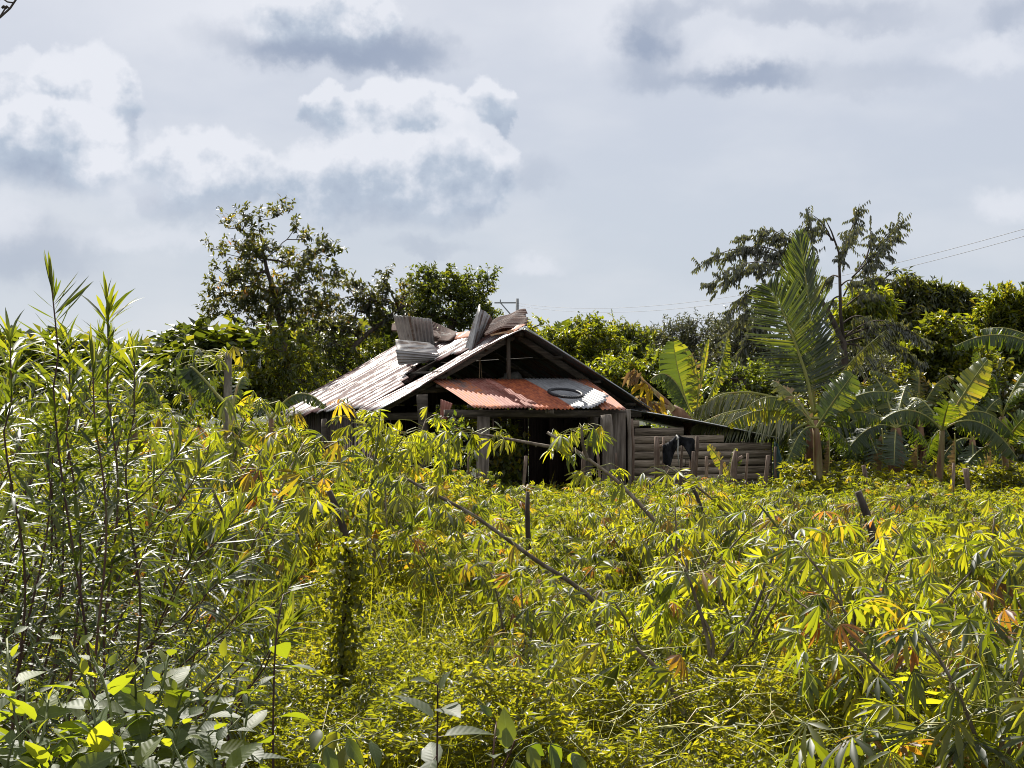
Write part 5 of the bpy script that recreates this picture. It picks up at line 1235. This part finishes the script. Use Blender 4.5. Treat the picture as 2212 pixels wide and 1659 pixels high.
def keep(X, Y, px, row):
    if px < 620 and Y < 8.5: return False
    if px < 500 and Y < 10.5: return False
    if Y < 7.9 and px < 1760: return False
    if Y < 6.0 and px < 1900: return False
    if 560 < px < 1050 and 8 < Y < 14 and rg.random() < .35: return False
    if rg.random() < .10: return False
    if 8.0 < Y < 9.3 and 1150 < px < 1560: return rg.random() < .3
    return True
CAND = [c for c in CAND if keep(*c)]
CAND.sort(key=lambda c: c[1])
CAND = sorted(CAND[:286], key=lambda c: (c[3], c[0]))
rows_ = sorted({c[3] for c in CAND}); ordn = lambda n: str(n) + ('th' if 10 < n % 100 < 14 else {1: 'st', 2: 'nd', 3: 'rd'}.get(n % 10, 'th')); seen_ = {}
for i, (X, Y, px, row) in enumerate(CAND):
    seen_[row] = seen_.get(row, 0) + 1
    k = int(rg.integers(0, len(protos)))
    if used[k]: o = copy_tree(protos[k])
    else: o = protos[k]; used[k] = True
    # the top of the field follows the photograph: taller to the left
    target = {0: 0}
    s = 1.0 + .16 * rg.normal()
    if px < 900 and Y > 10: s *= 1.15 + .45 * min(1, (900 - px) / 300)
    if Y > 21: s *= .86
    if px > 1000 and Y > 17: s = min(s, .95)
    if px > 1650: s *= .97
    yt = float(np.interp(px, [0, 450, 600, 700, 800, 850, 920, 1000, 1100, 2300], [835, 850, 880, 890, 885, 930, 990, 1010, 1030, 1030])) + 25 * rg.random()
    hm = EYE - float(gh(X, Y)) - (yt - 829.5) * K * Y
    s = hm / 1.42 * (.82 + .18 * rg.random()) if (px < 900 and Y > 11.5 and k % 3) else min(s, max(.45, hm / 1.42))
    o.location = (X, Y, float(gh(X, Y))); o.rotation_euler = (rg.normal(0, .16), rg.normal(-.08, .16), rg.random() * 6.28); o.scale = (s ** .8,) * 2 + (s,)
    o['label'] = 'cassava plant, %s from the left in the %s row from the front of the field' % (ordn(seen_[row]), ordn(rows_.index(row) + 1))
    o['category'] = 'cassava plant'; o['group'] = 'cassava plants of the field'
for k, u in enumerate(used):
    if not u:
        for ch in list(protos[k].children_recursive): bpy.data.objects.remove(ch)
        bpy.data.objects.remove(protos[k])
print('cassava', len(CAND))

# individual cassava stems that stand out, traced at their own distance
def hero(label, paths, d, mat='cassava_stem', r=.018, nl=10, size=.17, along=(.5, 1), seed=0, tipn=3, drop=0.0, rcol=None, green=False, tpls=None, plen=.2):
    rg = np.random.default_rng(seed + 500)
    p0 = P(*paths[0][0], d); g = float(gh(p0[0], p0[1]))
    root = thing('cassava_plant', label, 'cassava plant', (p0[0], p0[1], g), 'single cassava stems standing out')
    for pi, pth in enumerate(paths):
        c0 = np.array([P(x, y, d + drop * j / max(1, len(pth) - 1)) for j, (x, y) in enumerate(pth)])
        if pi == 0: c0 = np.vstack([[c0[0][0] + (c0[0][0] - c0[1][0]) * .3, c0[0][1], g - .03], c0])
        l = np.concatenate([[0], np.cumsum(np.linalg.norm(np.diff(c0, axis=0), axis=1))]); m = max(10, int(l[-1] / .05)); t = np.linspace(0, l[-1], m)
        c = np.stack([np.interp(t, l, c0[:, k]) for k in range(3)], -1)
        for _ in range(4): c[1:-1] = (c[:-2] + 2 * c[1:-1] + c[2:]) / 4
        rr = np.linspace(r, r * .45, m) * (1 + .14 * (np.arange(m) % 2)) * (1 if pi == 0 else .7)
        st = Acc(); st.tube(c, rr, 7, rg.random(), wob=.12)
        for j in range(2, m - 1, 2):           # leaf scars
            e = nrm(rg.normal(size=3)); st.tube([c[j], c[j] + e * rr[j] * 1.7], [rr[j] * .5, rr[j] * .3], 4, .8)
        o = st.build('stem', M[mat], root, smooth=True)
        if nl:
            al, pe = Acc(), Acc()
            tt = along[0] + (along[1] - along[0]) * rg.random(nl); tt[:tipn] = [1, .985, .97][:tipn]
            org = np.stack([np.interp(tt * l[-1], t, c[:, k]) for k in range(3)], -1)
            petleaves(al, pe, org, rg.random(nl) * 6.3, R(30) - R(50) * rg.random(nl), plen * (.8 + .7 * rg.random(nl)), tpls or PALM_HI, size * (.8 + .4 * rg.random(nl)), rg, None if rcol is None else np.clip(rcol + rg.normal(0, .1, nl), 0, .8), .6)
            f = al.build('foliage', M['cassava'], root); pe.build('leaf_stalks', M['petiole'], f)
    return root
W3 = [PALM_HI[1], PALM_HI[2], PALM_HI[3]]
hero('longest dark cassava stem, leaning left to a leafy tip before the hut opening', [
  [(1535, 1400), (1512, 1290), (1468, 1195), (1400, 1108), (1330, 1035), (1252, 978), (1182, 934)], [(1268, 990), (1258, 960), (1256, 920)], [(1240, 975), (1160, 960), (1080, 945), (1020, 935)]], 12.2, r=.026, nl=13, size=.185, along=(.72, 1), seed=1, tpls=W3)
hero('knobbly cassava stem leaning left below the hut opening with drooping leaves', [[(1290, 1300), (1215, 1245), (1160, 1212), (1100, 1168), (1020, 1110), (915, 1055), (880, 1035)]], 10.5, r=.022, nl=14, size=.17, along=(.55, 1), seed=2, tpls=W3)
hero('thin leaning cassava stem ending in a leafy tuft before the left of the plank wall', [[(1640, 1190), (1590, 1130), (1530, 1070), (1450, 1012), (1440, 1006)]], 16.0, r=.02, nl=12, size=.2, along=(.75, 1), seed=3)
hero('pale bare cassava stem bending up to the right of centre', [[(1500, 1500), (1530, 1470), (1570, 1410), (1620, 1340), (1650, 1270), (1674, 1182)]], 8.6, 'bark_pale', r=.016, nl=0, seed=4)
hero('second pale cassava stem crossing behind the bare one', [[(1735, 1310), (1712, 1240), (1698, 1190), (1674, 1182)]], 8.9, 'bark_pale', r=.012, nl=0, seed=5)
hero('reddish cassava stem leaning left right of the pale bare one', [[(1830, 1420), (1800, 1330), (1760, 1240), (1720, 1165), (1702, 1145)]], 9.6, r=.018, nl=8, size=.16, along=(.8, 1), seed=6)
hero('dark green cassava stem slanting through the right half of the field', [[(1935, 1340), (1890, 1300), (1840, 1268), (1780, 1240), (1720, 1190), (1640, 1090)]], 10.2, 'stem', r=.014, nl=12, size=.16, along=(.3, 1), seed=7)
hero('dark cassava stem slanting down to the bottom right of centre', [[(1488, 1550), (1440, 1470), (1395, 1415), (1375, 1400)]], 7.6, r=.020, nl=8, size=.18, along=(.7, 1), seed=8, tpls=W3)
hero('branching knobbly dark cassava stem right of centre', [[(1530, 1520), (1535, 1400), (1500, 1280), (1478, 1225)], [(1535, 1440), (1545, 1380), (1510, 1320)]], 8.4, r=.018, nl=4, size=.16, along=(.8, 1), seed=9)
hero('tall cassava plant with yellow-green leaves in front of the left roof eave', [[(790, 1180), (800, 1060), (815, 960), (822, 885)], [(800, 1050), (860, 960), (880, 930)]], 13.5, 'stem', r=.014, nl=26, size=.17, along=(.35, 1), seed=10, rcol=.55)
hero('cassava plant with large fanned leaves at the bottom right corner', [[(1850, 1760), (1860, 1640), (1870, 1570)], [(1860, 1640), (1960, 1590), (2000, 1560)], [(1870, 1600), (2100, 1560), (2150, 1500)]], 5.6, 'stem', r=.012, nl=11, size=.19, along=(.5, 1), seed=11, tpls=PALM_HI[:2])
hero('cassava plant with drooping reddish old leaves in the lower right', [[(1900, 1640), (1880, 1500), (1840, 1420)], [(1880, 1500), (1960, 1440), (2040, 1400)]], 7.2, r=.014, nl=14, size=.18, along=(.4, 1), seed=12)
hero('cassava plant with dark hanging leaves at the right edge', [[(2170, 1640), (2160, 1500), (2120, 1380)], [(2160, 1500), (2200, 1400), (2215, 1340)]], 6.8, 'stem', r=.014, nl=15, size=.185, along=(.3, 1), seed=13)
hero('cassava plant with wilted folded leaves at mid field right of centre', [[(1420, 1420), (1430, 1330), (1380, 1230)], [(1430, 1330), (1500, 1250), (1490, 1210)]], 9.2, 'stem', r=.012, nl=15, size=.19, along=(.3, 1), seed=14, tpls=[PALM_HI[2], PALM_HI[1]])
# ------------------------------------------------------------------ undergrowth (uncountable)
def field_points(n, y0, y1, rg, pw=1.0, xr=(-60, 2270)):
    u = rg.random(n)
    Y = y0 * (y1 / y0) ** (u ** pw)
    px = xr[0] + (xr[1] - xr[0]) * rg.random(n)
    return (px - 1106) * K * Y, Y, px
def under(name, label, n, y0, y1, h0, h1, L0, mat, seed, wf=.4, tpl=T_SMALL, grp=2.2, pw=1.0, xr=(-60, 2270), flt=None, upz=.8):
    rg = np.random.default_rng(seed)
    X, Y, px = field_points(n, y0, y1, rg, pw, xr)
    if flt is not None:
        k = flt(X, Y, px); X, Y, px = X[k], Y[k], px[k]
    n = len(X)
    H = h0 + (h1 - h0) * (.6 * vnoise(X * grp + 50, Y * grp + 9) + .4 * vnoise(X * grp * 2.7 + 7, Y * grp * 2.7 + 31))
    Z = gh(X, Y) + H * (1 - .55 * rg.random(n) ** 1.6)
    d = rg.normal(size=(n, 3)) * [1, 1, .5]; up = rg.normal(0, .5, (n, 3)) + [0, 0, upz]
    L = L0 * (.55 + .9 * rg.random(n)); tint = np.clip(.55 * vnoise(X * 1.3 + 3, Y * 1.3 + 8) + .45 * rg.random(n) + rg.normal(0, .08, n), 0, 1)
    a = Acc(); a.leaves(tpl, np.stack([X, Y, Z], -1), d, nrm(up), L, L * wf, tint)
    o = a.build(name, M[mat]); tag(o, label, 'undergrowth', kind='stuff'); return o
notleft = lambda X, Y, px: ~((px < 560) & (Y < 7))
under('undergrowth', 'tangle of small yellow-green weeds filling the field between the cassava plants', 300000, 6.4, 13.5, .25, 1.1, .050, 'weeds', 1, .34, flt=notleft)
under('undergrowth', 'mass of small leaves covering the far part of the field', 230000, 12.5, 26.2, .35, 1.05, .085, 'weeds', 2, .36, pw=.8)
under('undergrowth', 'mass of narrow yellowish leaves at the far edge of the cassava field', 60000, 19, 26.3, .7, 1.15, .12, 'cassava', 5, .22, pw=.8, xr=(550, 2270))
under('low_herbs', 'low round-leaved herbs near the ground in the foreground', 150000, 5.2, 9.5, .08, .55, .03, 'vine', 3, .55, flt=notleft)
under('undergrowth', 'fallen and withered leaves low between the stems', 26000, 5.5, 20, .05, .5, .08, 'dry_leaf', 4, .35)
under('undergrowth', 'leafy weeds hiding the feet of the banana plants', 26000, 25.5, 30, .5, 1.5, .13, 'weeds', 6, .4, xr=(1690, 2270))
under('undergrowth', 'rough weeds on the ground beyond the hut and the palms', 30000, 31, 75, .3, 1.4, .25, 'tree_mid', 8, .45, xr=(-60, 2270), flt=lambda X, Y, px: ~((X > -7) & (X < 6) & (Y < 40)))
# grass blades
def grass(n, y0, y1, hl, seed, xr, label, hh=0.0):
    rg = np.random.default_rng(seed); X, Y, px = field_points(n, y0, y1, rg, 1.0, xr)
    k = vnoise(X * 1.7, Y * 1.7) + .35 * rg.random(n) > .5; X, Y = X[k], Y[k]; n = len(X)
    d = rg.normal(0, .38, (n, 3)) * [1, 1, 0] + [0, 0, 1]
    a = Acc(); L = hl * (.5 + .8 * rg.random(n))
    a.leaves(leaf_tpl([(.3, .5), (.65, .4)], .01, .35), np.stack([X, Y, gh(X, Y) + hh * rg.random(n)], -1), d, nrm(rg.normal(size=(n, 3)) * [1, 1, .2]), L, .009, rg.random(n))
    o = a.build('grass', M['vine']); tag(o, label, 'grass', kind='stuff')
grass(5200, 5.4, 10.5, .6, 1, (700, 1800), 'tall thin grass at the bottom centre')
grass(5000, 10, 22, 1.1, 2, (500, 2270), 'thin grass blades standing between the cassava plants')
# trailing thin runners
rg = np.random.default_rng(9); a = Acc()
for i in range(520):
    X, Y, px = [float(v[0]) for v in field_points(1, 5.6, 16, rg, 1.0, (600, 2270))]
    if 1100 < px < 1700 and Y < 9 or rg.random() < .45:
        z = float(gh(X, Y)) + .3 + .6 * rg.random(); n = 9; an = rg.random() * 6.3
        st = np.cumsum(np.vstack([[X, Y, z], np.array([math.cos(an), math.sin(an), .1]) * .09 + rg.normal(0, .045, (n, 3))]), axis=0)
        a.tube(st, np.linspace(.0035, .0015, n + 1), 3, rg.random(), caps=False)
o = a.build('runners', M['petiole']); tag(o, 'thin pale runners and dry stalks tangled through the undergrowth', 'undergrowth', kind='stuff')

# climbing creeper columns of tiny bright leaves
def creeper(label, pts, d, w, n, seed, mat='vine', L=.05):
    rg = np.random.default_rng(seed); c0 = np.array([P(x, y, d) for x, y in pts]); g = c0[0].copy(); g[2] = float(gh(g[0], d))
    c0 = np.vstack([g, c0]); root = thing('creeper', label, 'creeper', g, 'creepers')
    st = Acc(); st.tube(c0, .014, 5, .3, wob=.2); st.build('stem', M['bark'], root)
    l = np.concatenate([[0], np.cumsum(np.linalg.norm(np.diff(c0, axis=0), axis=1))]); t = rg.random(n) * l[-1]
    p = np.stack([np.interp(t, l, c0[:, k]) for k in range(3)], -1) + nrm(rg.normal(size=(n, 3))) * (w * rg.random((n, 1)) ** .5) * [1, 1, .7]
    a = Acc(); a.leaves(T_OVAL, p, rg.normal(size=(n, 3)) + [0, -.2, -.5], nrm(rg.normal(0, .5, (n, 3)) + [0, 0, 1]), L * (.6 + .7 * rg.random(n)), L * .6, rg.random(n)); a.build('foliage', M[mat], root)
creeper('bright yellow-green creeper wrapping a stake in the left middle of the field', [(735, 1480), (745, 1300), (760, 1200), (735, 1165)], 9.0, .16, 2200, 1)
creeper('green creeper climbing before the dark hut opening', [(965, 1100), (968, 1000), (962, 950), (985, 905)], 24.2, .30, 900, 2, 'broad', .09)
creeper('leafy vine growing behind the pale plank post of the hut', [(1065, 1100), (1085, 1010), (1095, 960), (1085, 915)], 28.0, .45, 900, 3, 'tree_yellow', .14)
creeper('low bright creeper mound at the right side of the field', [(2120, 1240), (2120, 1200), (2130, 1190)], 12.0, .55, 900, 4, 'vine', .10)

# ------------------------------------------------------------------ tall narrow-leaved shrubs at the left
def env(px):
    xs = [-80, 0, 60, 110, 170, 230, 290, 340, 420, 480, 560, 640, 700]
    ys = [640, 670, 640, 585, 690, 615, 720, 740, 860, 880, 960, 1080, 1250]
    return float(np.interp(px, xs, ys))
def nshrub(label, stems, seed):
    """stems: (top px, top py, base px, d)"""
    rg = np.random.default_rng(seed); d0 = stems[0][3]
    b = P(stems[0][2], 900, d0); b[2] = float(gh(b[0], d0)); root = thing('narrow_leaved_shrub', label, 'shrub', b, 'tall narrow-leaved shrubs at the left')
    st, al = Acc(), Acc()
    for (tx, ty, bx, d) in stems:
        p1 = P(tx, ty + 50, d); p0 = P(bx, 1400, d + .1); p0[2] = float(gh(p0[0], d)); 
        t = np.linspace(0, 1, 22)[:, None]; m_ = p0 * .5 + p1 * .5 + np.array([rg.normal(0, .05) - (p1[0] - p0[0]) * .12, rg.normal(0, .06), .12])
        c = p0 * (1 - t) ** 2 + 2 * m_ * t * (1 - t) + p1 * t * t
        c[3:-3] += (np.sin(np.linspace(0, 5 + 5 * rg.random(), 16) + rg.random() * 6) * .025)[:, None] * np.array([1, .6, 0])
        st.tube(c, np.linspace(.008, .0025, 22), 5, rg.random(), wob=.1)
        Ln = np.linalg.norm(p1 - p0); n = int(Ln * 66); tt = 1 - .88 * rg.random(n) ** 1.15
        tt[:9] = 1 - np.arange(9) * .004
        org = np.stack([np.interp(tt, t[:, 0], c[:, k]) for k in range(3)], -1); tg = nrm(p1 - m_)
        az = rg.random(n) * 6.283
        a1 = nrm(np.cross(tg, [0, 1.0, .1])); a2 = np.cross(tg, a1); sd_ = a1 * np.cos(az)[:, None] + a2 * np.sin(az)[:, None]
        op = np.where(tt > .985, .35, np.where(tt > .9, .9, 1.25))[:, None]
        dr = nrm(tg * (1 / np.maximum(op, .3)) * .75 + sd_ * np.minimum(op, 1.1) + rg.normal(0, .42, (n, 3)) * np.where(tt > .93, .3, 1)[:, None] + np.array([.15, 0, -.45]) * (tt < .85)[:, None])
        L = .16 * (.55 + .65 * rg.random(n)) * np.where(tt > .985, .75, 1)
        up = nrm(tg * .6 + [0, 0, .5] - sd_ * .2 + rg.normal(0, .3, (n, 3)))
        al.leaves((T_LANCE, T_LANCE2, T_LANCE3)[int(rg.integers(0, 3))], org, dr, up, L, L * .088, np.clip(rg.random(n) * .85 + .25 * (tt > .95), 0, 1))
    st.build('stem', M['redstem'], root, smooth=True); al.build('foliage', M['willow'], root)
nshrub('tall narrow-leaved shrub whose left stem tip stands highest against the sky', [(112, 575, 205, 4.7), (22, 690, 60, 4.8), (150, 700, 190, 4.9)], 1)
nshrub('tall narrow-leaved shrub whose tip is second highest against the sky', [(232, 610, 250, 5.0), (290, 730, 270, 5.1), (200, 740, 240, 4.7)], 2)
rg = np.random.default_rng(71); k = 0
shr = []
for i in range(58):
    px = -70 + 730 * ((i + .5) / 58) + rg.normal(0, 10); d = 4.95 + 3.1 * rg.random() + max(0, px - 300) * .002
    low = 40 + 380 * rg.random() ** 1.2
    ty = env(px) + low; shr.append((px, ty, px - 110 - 420 * rg.random() - (px - 200) * .4, d))
rg.shuffle(shr)
grp_ = []
for i in range(0, 58, 3):
    g_ = [tuple(q) for q in shr[i:i + 3]]
    lead = min(g_, key=lambda q: q[3])
    base = lead[2]; g_ = [(q[0], q[1], q[2], q[3]) for q in g_]
    grp_.append(g_)
grp_.sort(key=lambda g: min(q[0] for q in g))
for i, g_ in enumerate(grp_):
    nshrub('narrow-leaved green shrub, %s from the left by its leftmost tip in the left thicket' % ordn(i + 1), g_, 80 + 3 * i)

# ------------------------------------------------------------------ broad-leaved plants in the foreground
def broadplant(name, label, cat, stems, d, seed, L=.11, n=14, mat='broad', stemmat='stem', group=None, tpl=T_OVATE, wf=.55, from_=.25, r=.007, hang=.35, top=.85):
    rg = np.random.default_rng(seed + 900); b = P(stems[0][0][0], 1500, d); b[2] = float(gh(b[0], d))
    root = thing(name, label, cat, b, group)
    st, al = Acc(), Acc()
    for s in stems:
        c0 = np.array([P(x, y, d + rg.normal(0, .05)) for x, y in s]); g = b.copy(); g[2] = min(float(gh(g[0], d)), c0[0][2] - .05); c0 = np.vstack([g, c0])
        l = np.concatenate([[0], np.cumsum(np.linalg.norm(np.diff(c0, axis=0), axis=1))]); t = np.linspace(0, l[-1], 24)
        c = np.stack([np.interp(t, l, c0[:, k]) for k in range(3)], -1)
        for _ in range(3): c[1:-1] = (c[:-2] + 2 * c[1:-1] + c[2:]) / 4
        st.tube(c, np.linspace(r, r * .4, 24), 6, rg.random(), wob=.1)
        tt = np.linspace(from_, 1, n); org = np.stack([np.interp(tt * l[-1], t, c[:, k]) for k in range(3)], -1)
        tg = nrm(c[-1] - c[-5]); az = np.arange(n) * 2.4 + rg.random() * 6
        a1 = nrm(np.cross(tg, [0, 1.0, .1])); a2 = np.cross(tg, a1); sd_ = a1 * np.cos(az)[:, None] + a2 * np.sin(az)[:, None]
        dr = nrm(sd_ + tg * (.35 + .6 * (tt > .9))[:, None] + [0, 0, -hang] * (1 - tt * top)[:, None] + rg.normal(0, .15, (n, 3)))
        pe = .02 + .015 * rg.random(n); q = org + dr * pe[:, None]; st.sticks(org, q, .0022, .0018, .5)
        Ls = L * (1.15 - .65 * (tt > .93) - .2 * rg.random(n))
        al.leaves(tpl, q, dr, nrm(rg.normal(0, .28, (n, 3)) + [0, -.1, 1]), Ls, Ls * wf, np.clip(.3 + .4 * rg.random(n) + .5 * (tt > .9) * rg.random(n), 0, 1))
    st.build('stem', M[stemmat], root, smooth=True); f = al.build('foliage', M[mat], root, smooth=True)
    return root
BG = 'broad-leaved shrubs in the bottom left corner'
broadplant('broad_leaved_shrub', 'soft grey-green broad-leaved shrub in the bottom left corner', 'shrub', [[(60, 1700), (40, 1560), (10, 1460), (15, 1380)], [(60, 1660), (110, 1560), (100, 1500)], [(150, 1700), (90, 1600), (-20, 1520)]], 3.3, 1, L=.10, n=44, group=BG)
broadplant('broad_leaved_shrub', 'broad-leaved shrub with the tallest pale shoot among those at the bottom left', 'shrub', [[(230, 1700), (220, 1560), (180, 1450), (150, 1385)], [(240, 1650), (250, 1500), (200, 1420)], [(200, 1700), (160, 1600), (130, 1520)]], 3.35, 2, L=.10, n=44, group=BG)
broadplant('broad_leaved_shrub', 'broad-leaved shrub with bright yellow-green tips in the middle of the bottom left group', 'shrub', [[(280, 1700), (330, 1560), (360, 1470), (365, 1410)], [(260, 1700), (300, 1560), (290, 1450)], [(300, 1700), (380, 1560), (400, 1470)]], 3.4, 3, L=.10, n=44, group=BG)
broadplant('broad_leaved_shrub', 'broad-leaved shrub with a long slanting stem at the right of the bottom left group', 'shrub', [[(270, 1700), (340, 1580), (430, 1500), (500, 1430)], [(330, 1700), (400, 1600), (470, 1540), (490, 1470)], [(400, 1720), (440, 1620), (520, 1550)]], 3.45, 4, L=.10, n=44, group=BG)
broadplant('broad_leaved_shrub', 'low dark broad-leaved shrub at the very bottom left', 'shrub', [[(100, 1760), (130, 1660), (160, 1620)], [(300, 1760), (290, 1660), (250, 1600)], [(430, 1760), (420, 1680), (380, 1620)], [(10, 1760), (0, 1660), (30, 1600)]], 3.1, 5, L=.10, n=40, group=BG)
broadplant('broad_leaved_shrub', 'dense leafy broad-leaved shrub between the low dark one and the slanting-stemmed one at bottom left', 'shrub', [[(200, 1760), (230, 1620), (200, 1530)], [(350, 1760), (370, 1640), (390, 1560)], [(120, 1760), (90, 1640), (60, 1560)], [(480, 1760), (470, 1660), (450, 1590)]], 3.25, 15, L=.10, n=44, group=BG)
broadplant('broad_leaved_shrub', 'leafy broad-leaved shrub filling the lower left corner behind the palest one', 'shrub', [[(20, 1760), (50, 1600), (60, 1470)], [(180, 1760), (190, 1620), (230, 1480)], [(-20, 1700), (-30, 1560), (-10, 1450)]], 3.6, 16, L=.10, n=44, group=BG)
broadplant('broad_leaved_shrub', 'leafy broad-leaved shrub at the right end of the bottom left group', 'shrub', [[(420, 1760), (440, 1620), (400, 1440)], [(500, 1760), (520, 1640), (540, 1500)], [(330, 1760), (330, 1620), (310, 1430)]], 3.7, 17, L=.10, n=44, group=BG)
broadplant('sapling', 'young sapling with a thin dark stem and large pale leaves at the bottom centre', 'sapling', [[(944, 1760), (943, 1640), (946, 1560), (945, 1480)]], 4.6, 6, L=.155, n=11, stemmat='redstem', wf=.5, from_=.55, hang=.5)
broadplant('sapling', 'shorter forked sapling just right of the bottom centre one', 'sapling', [[(1063, 1760), (1062, 1660), (1068, 1590), (1072, 1560)], [(1062, 1680), (1100, 1640), (1112, 1600)]], 4.6, 7, L=.12, n=8, stemmat='redstem', wf=.5, from_=.6, hang=.4)
broadplant('sapling', 'broad-leaved sapling with one big round leaf at the right of the narrow-leaved thicket', 'sapling', [[(590, 1560), (592, 1440), (598, 1330), (612, 1285)]], 5.0, 8, L=.13, n=9, stemmat='redstem', wf=.6, from_=.5, hang=.6)
# arching stems with paired hanging oval leaves
def pinnate(label, pts, d, seed, L=.12, n=12, mat='broad'):
    rg = np.random.default_rng(seed + 300); c0 = np.array([P(x, y, d) for x, y in pts]); g = c0[0].copy(); g[2] = float(gh(g[0], d)); c0 = np.vstack([g, c0])
    root = thing('arching_plant', label, 'plant', g, 'arching plants with paired leaves')
    l = np.concatenate([[0], np.cumsum(np.linalg.norm(np.diff(c0, axis=0), axis=1))]); t = np.linspace(0, l[-1], 26)
    c = np.stack([np.interp(t, l, c0[:, k]) for k in range(3)], -1)
    for _ in range(3): c[1:-1] = (c[:-2] + 2 * c[1:-1] + c[2:]) / 4
    st = Acc(); st.tube(c, np.linspace(.006, .002, 26), 5, .5); st.build('stem', M['stem'], root, smooth=True)
    tt = np.repeat(np.linspace(.5, 1, n // 2), 2); sg = np.tile([-1, 1], n // 2)
    org = np.stack([np.interp(tt * l[-1], t, c[:, k]) for k in range(3)], -1); tg = nrm(c[-1] - c[-8])
    sd_ = nrm(np.cross(tg, [0, 0, 1.0])) * sg[:, None]
    dr = nrm(sd_ * .7 + tg * .45 + [0, 0, -.75] + rg.normal(0, .15, (n, 3)))
    a = Acc(); a.leaves(T_OVAL, org, dr, nrm(rg.normal(0, .3, (n, 3)) + [0, -.5, .8]), L * (.8 + .3 * rg.random(n)), L * .42, rg.random(n) * .8); a.build('foliage', M[mat], root, smooth=True)
pinnate('arching plant with paired oval leaves hanging left of the bottom centre', [(640, 1700), (690, 1610), (740, 1585), (800, 1600)], 4.8, 1, n=16)
pinnate('arching plant with paired oval leaves bending down at the bottom, nearer the centre', [(800, 1760), (760, 1600), (720, 1560), (690, 1575)], 5.0, 2, n=16, mat='vine')
pinnate('arching plant with dark paired leaves hanging right of the two saplings', [(1080, 1740), (1110, 1620), (1170, 1590), (1235, 1625)], 4.9, 3, n=16)
# bare twig of a tree overhead, top left corner
a = Acc()
for pl, r in [([(-60, 60), (0, 38), (22, 18), (42, -12)], .004), ([(22, 18), (12, 14), (4, 16)], .003), ([(30, 6), (16, 4), (2, -6)], .003), ([(0, 36), (10, 20)], .003)]:
    a.tube(np.array([P(x, y, 5.0) for x, y in pl]), r, 5)
a.tube(np.array([P(12, 15, 5.0), P(14, 17, 5.0)]), .009, 6); a.tube(np.array([P(8, 16, 5.0), P(6, 14, 5.0)]), .008, 6)
o = a.build('twig', M['bark'], origin=P(0, 38, 5.0)); tag(o, 'bare dark twig reaching in at the top left corner', 'twig')
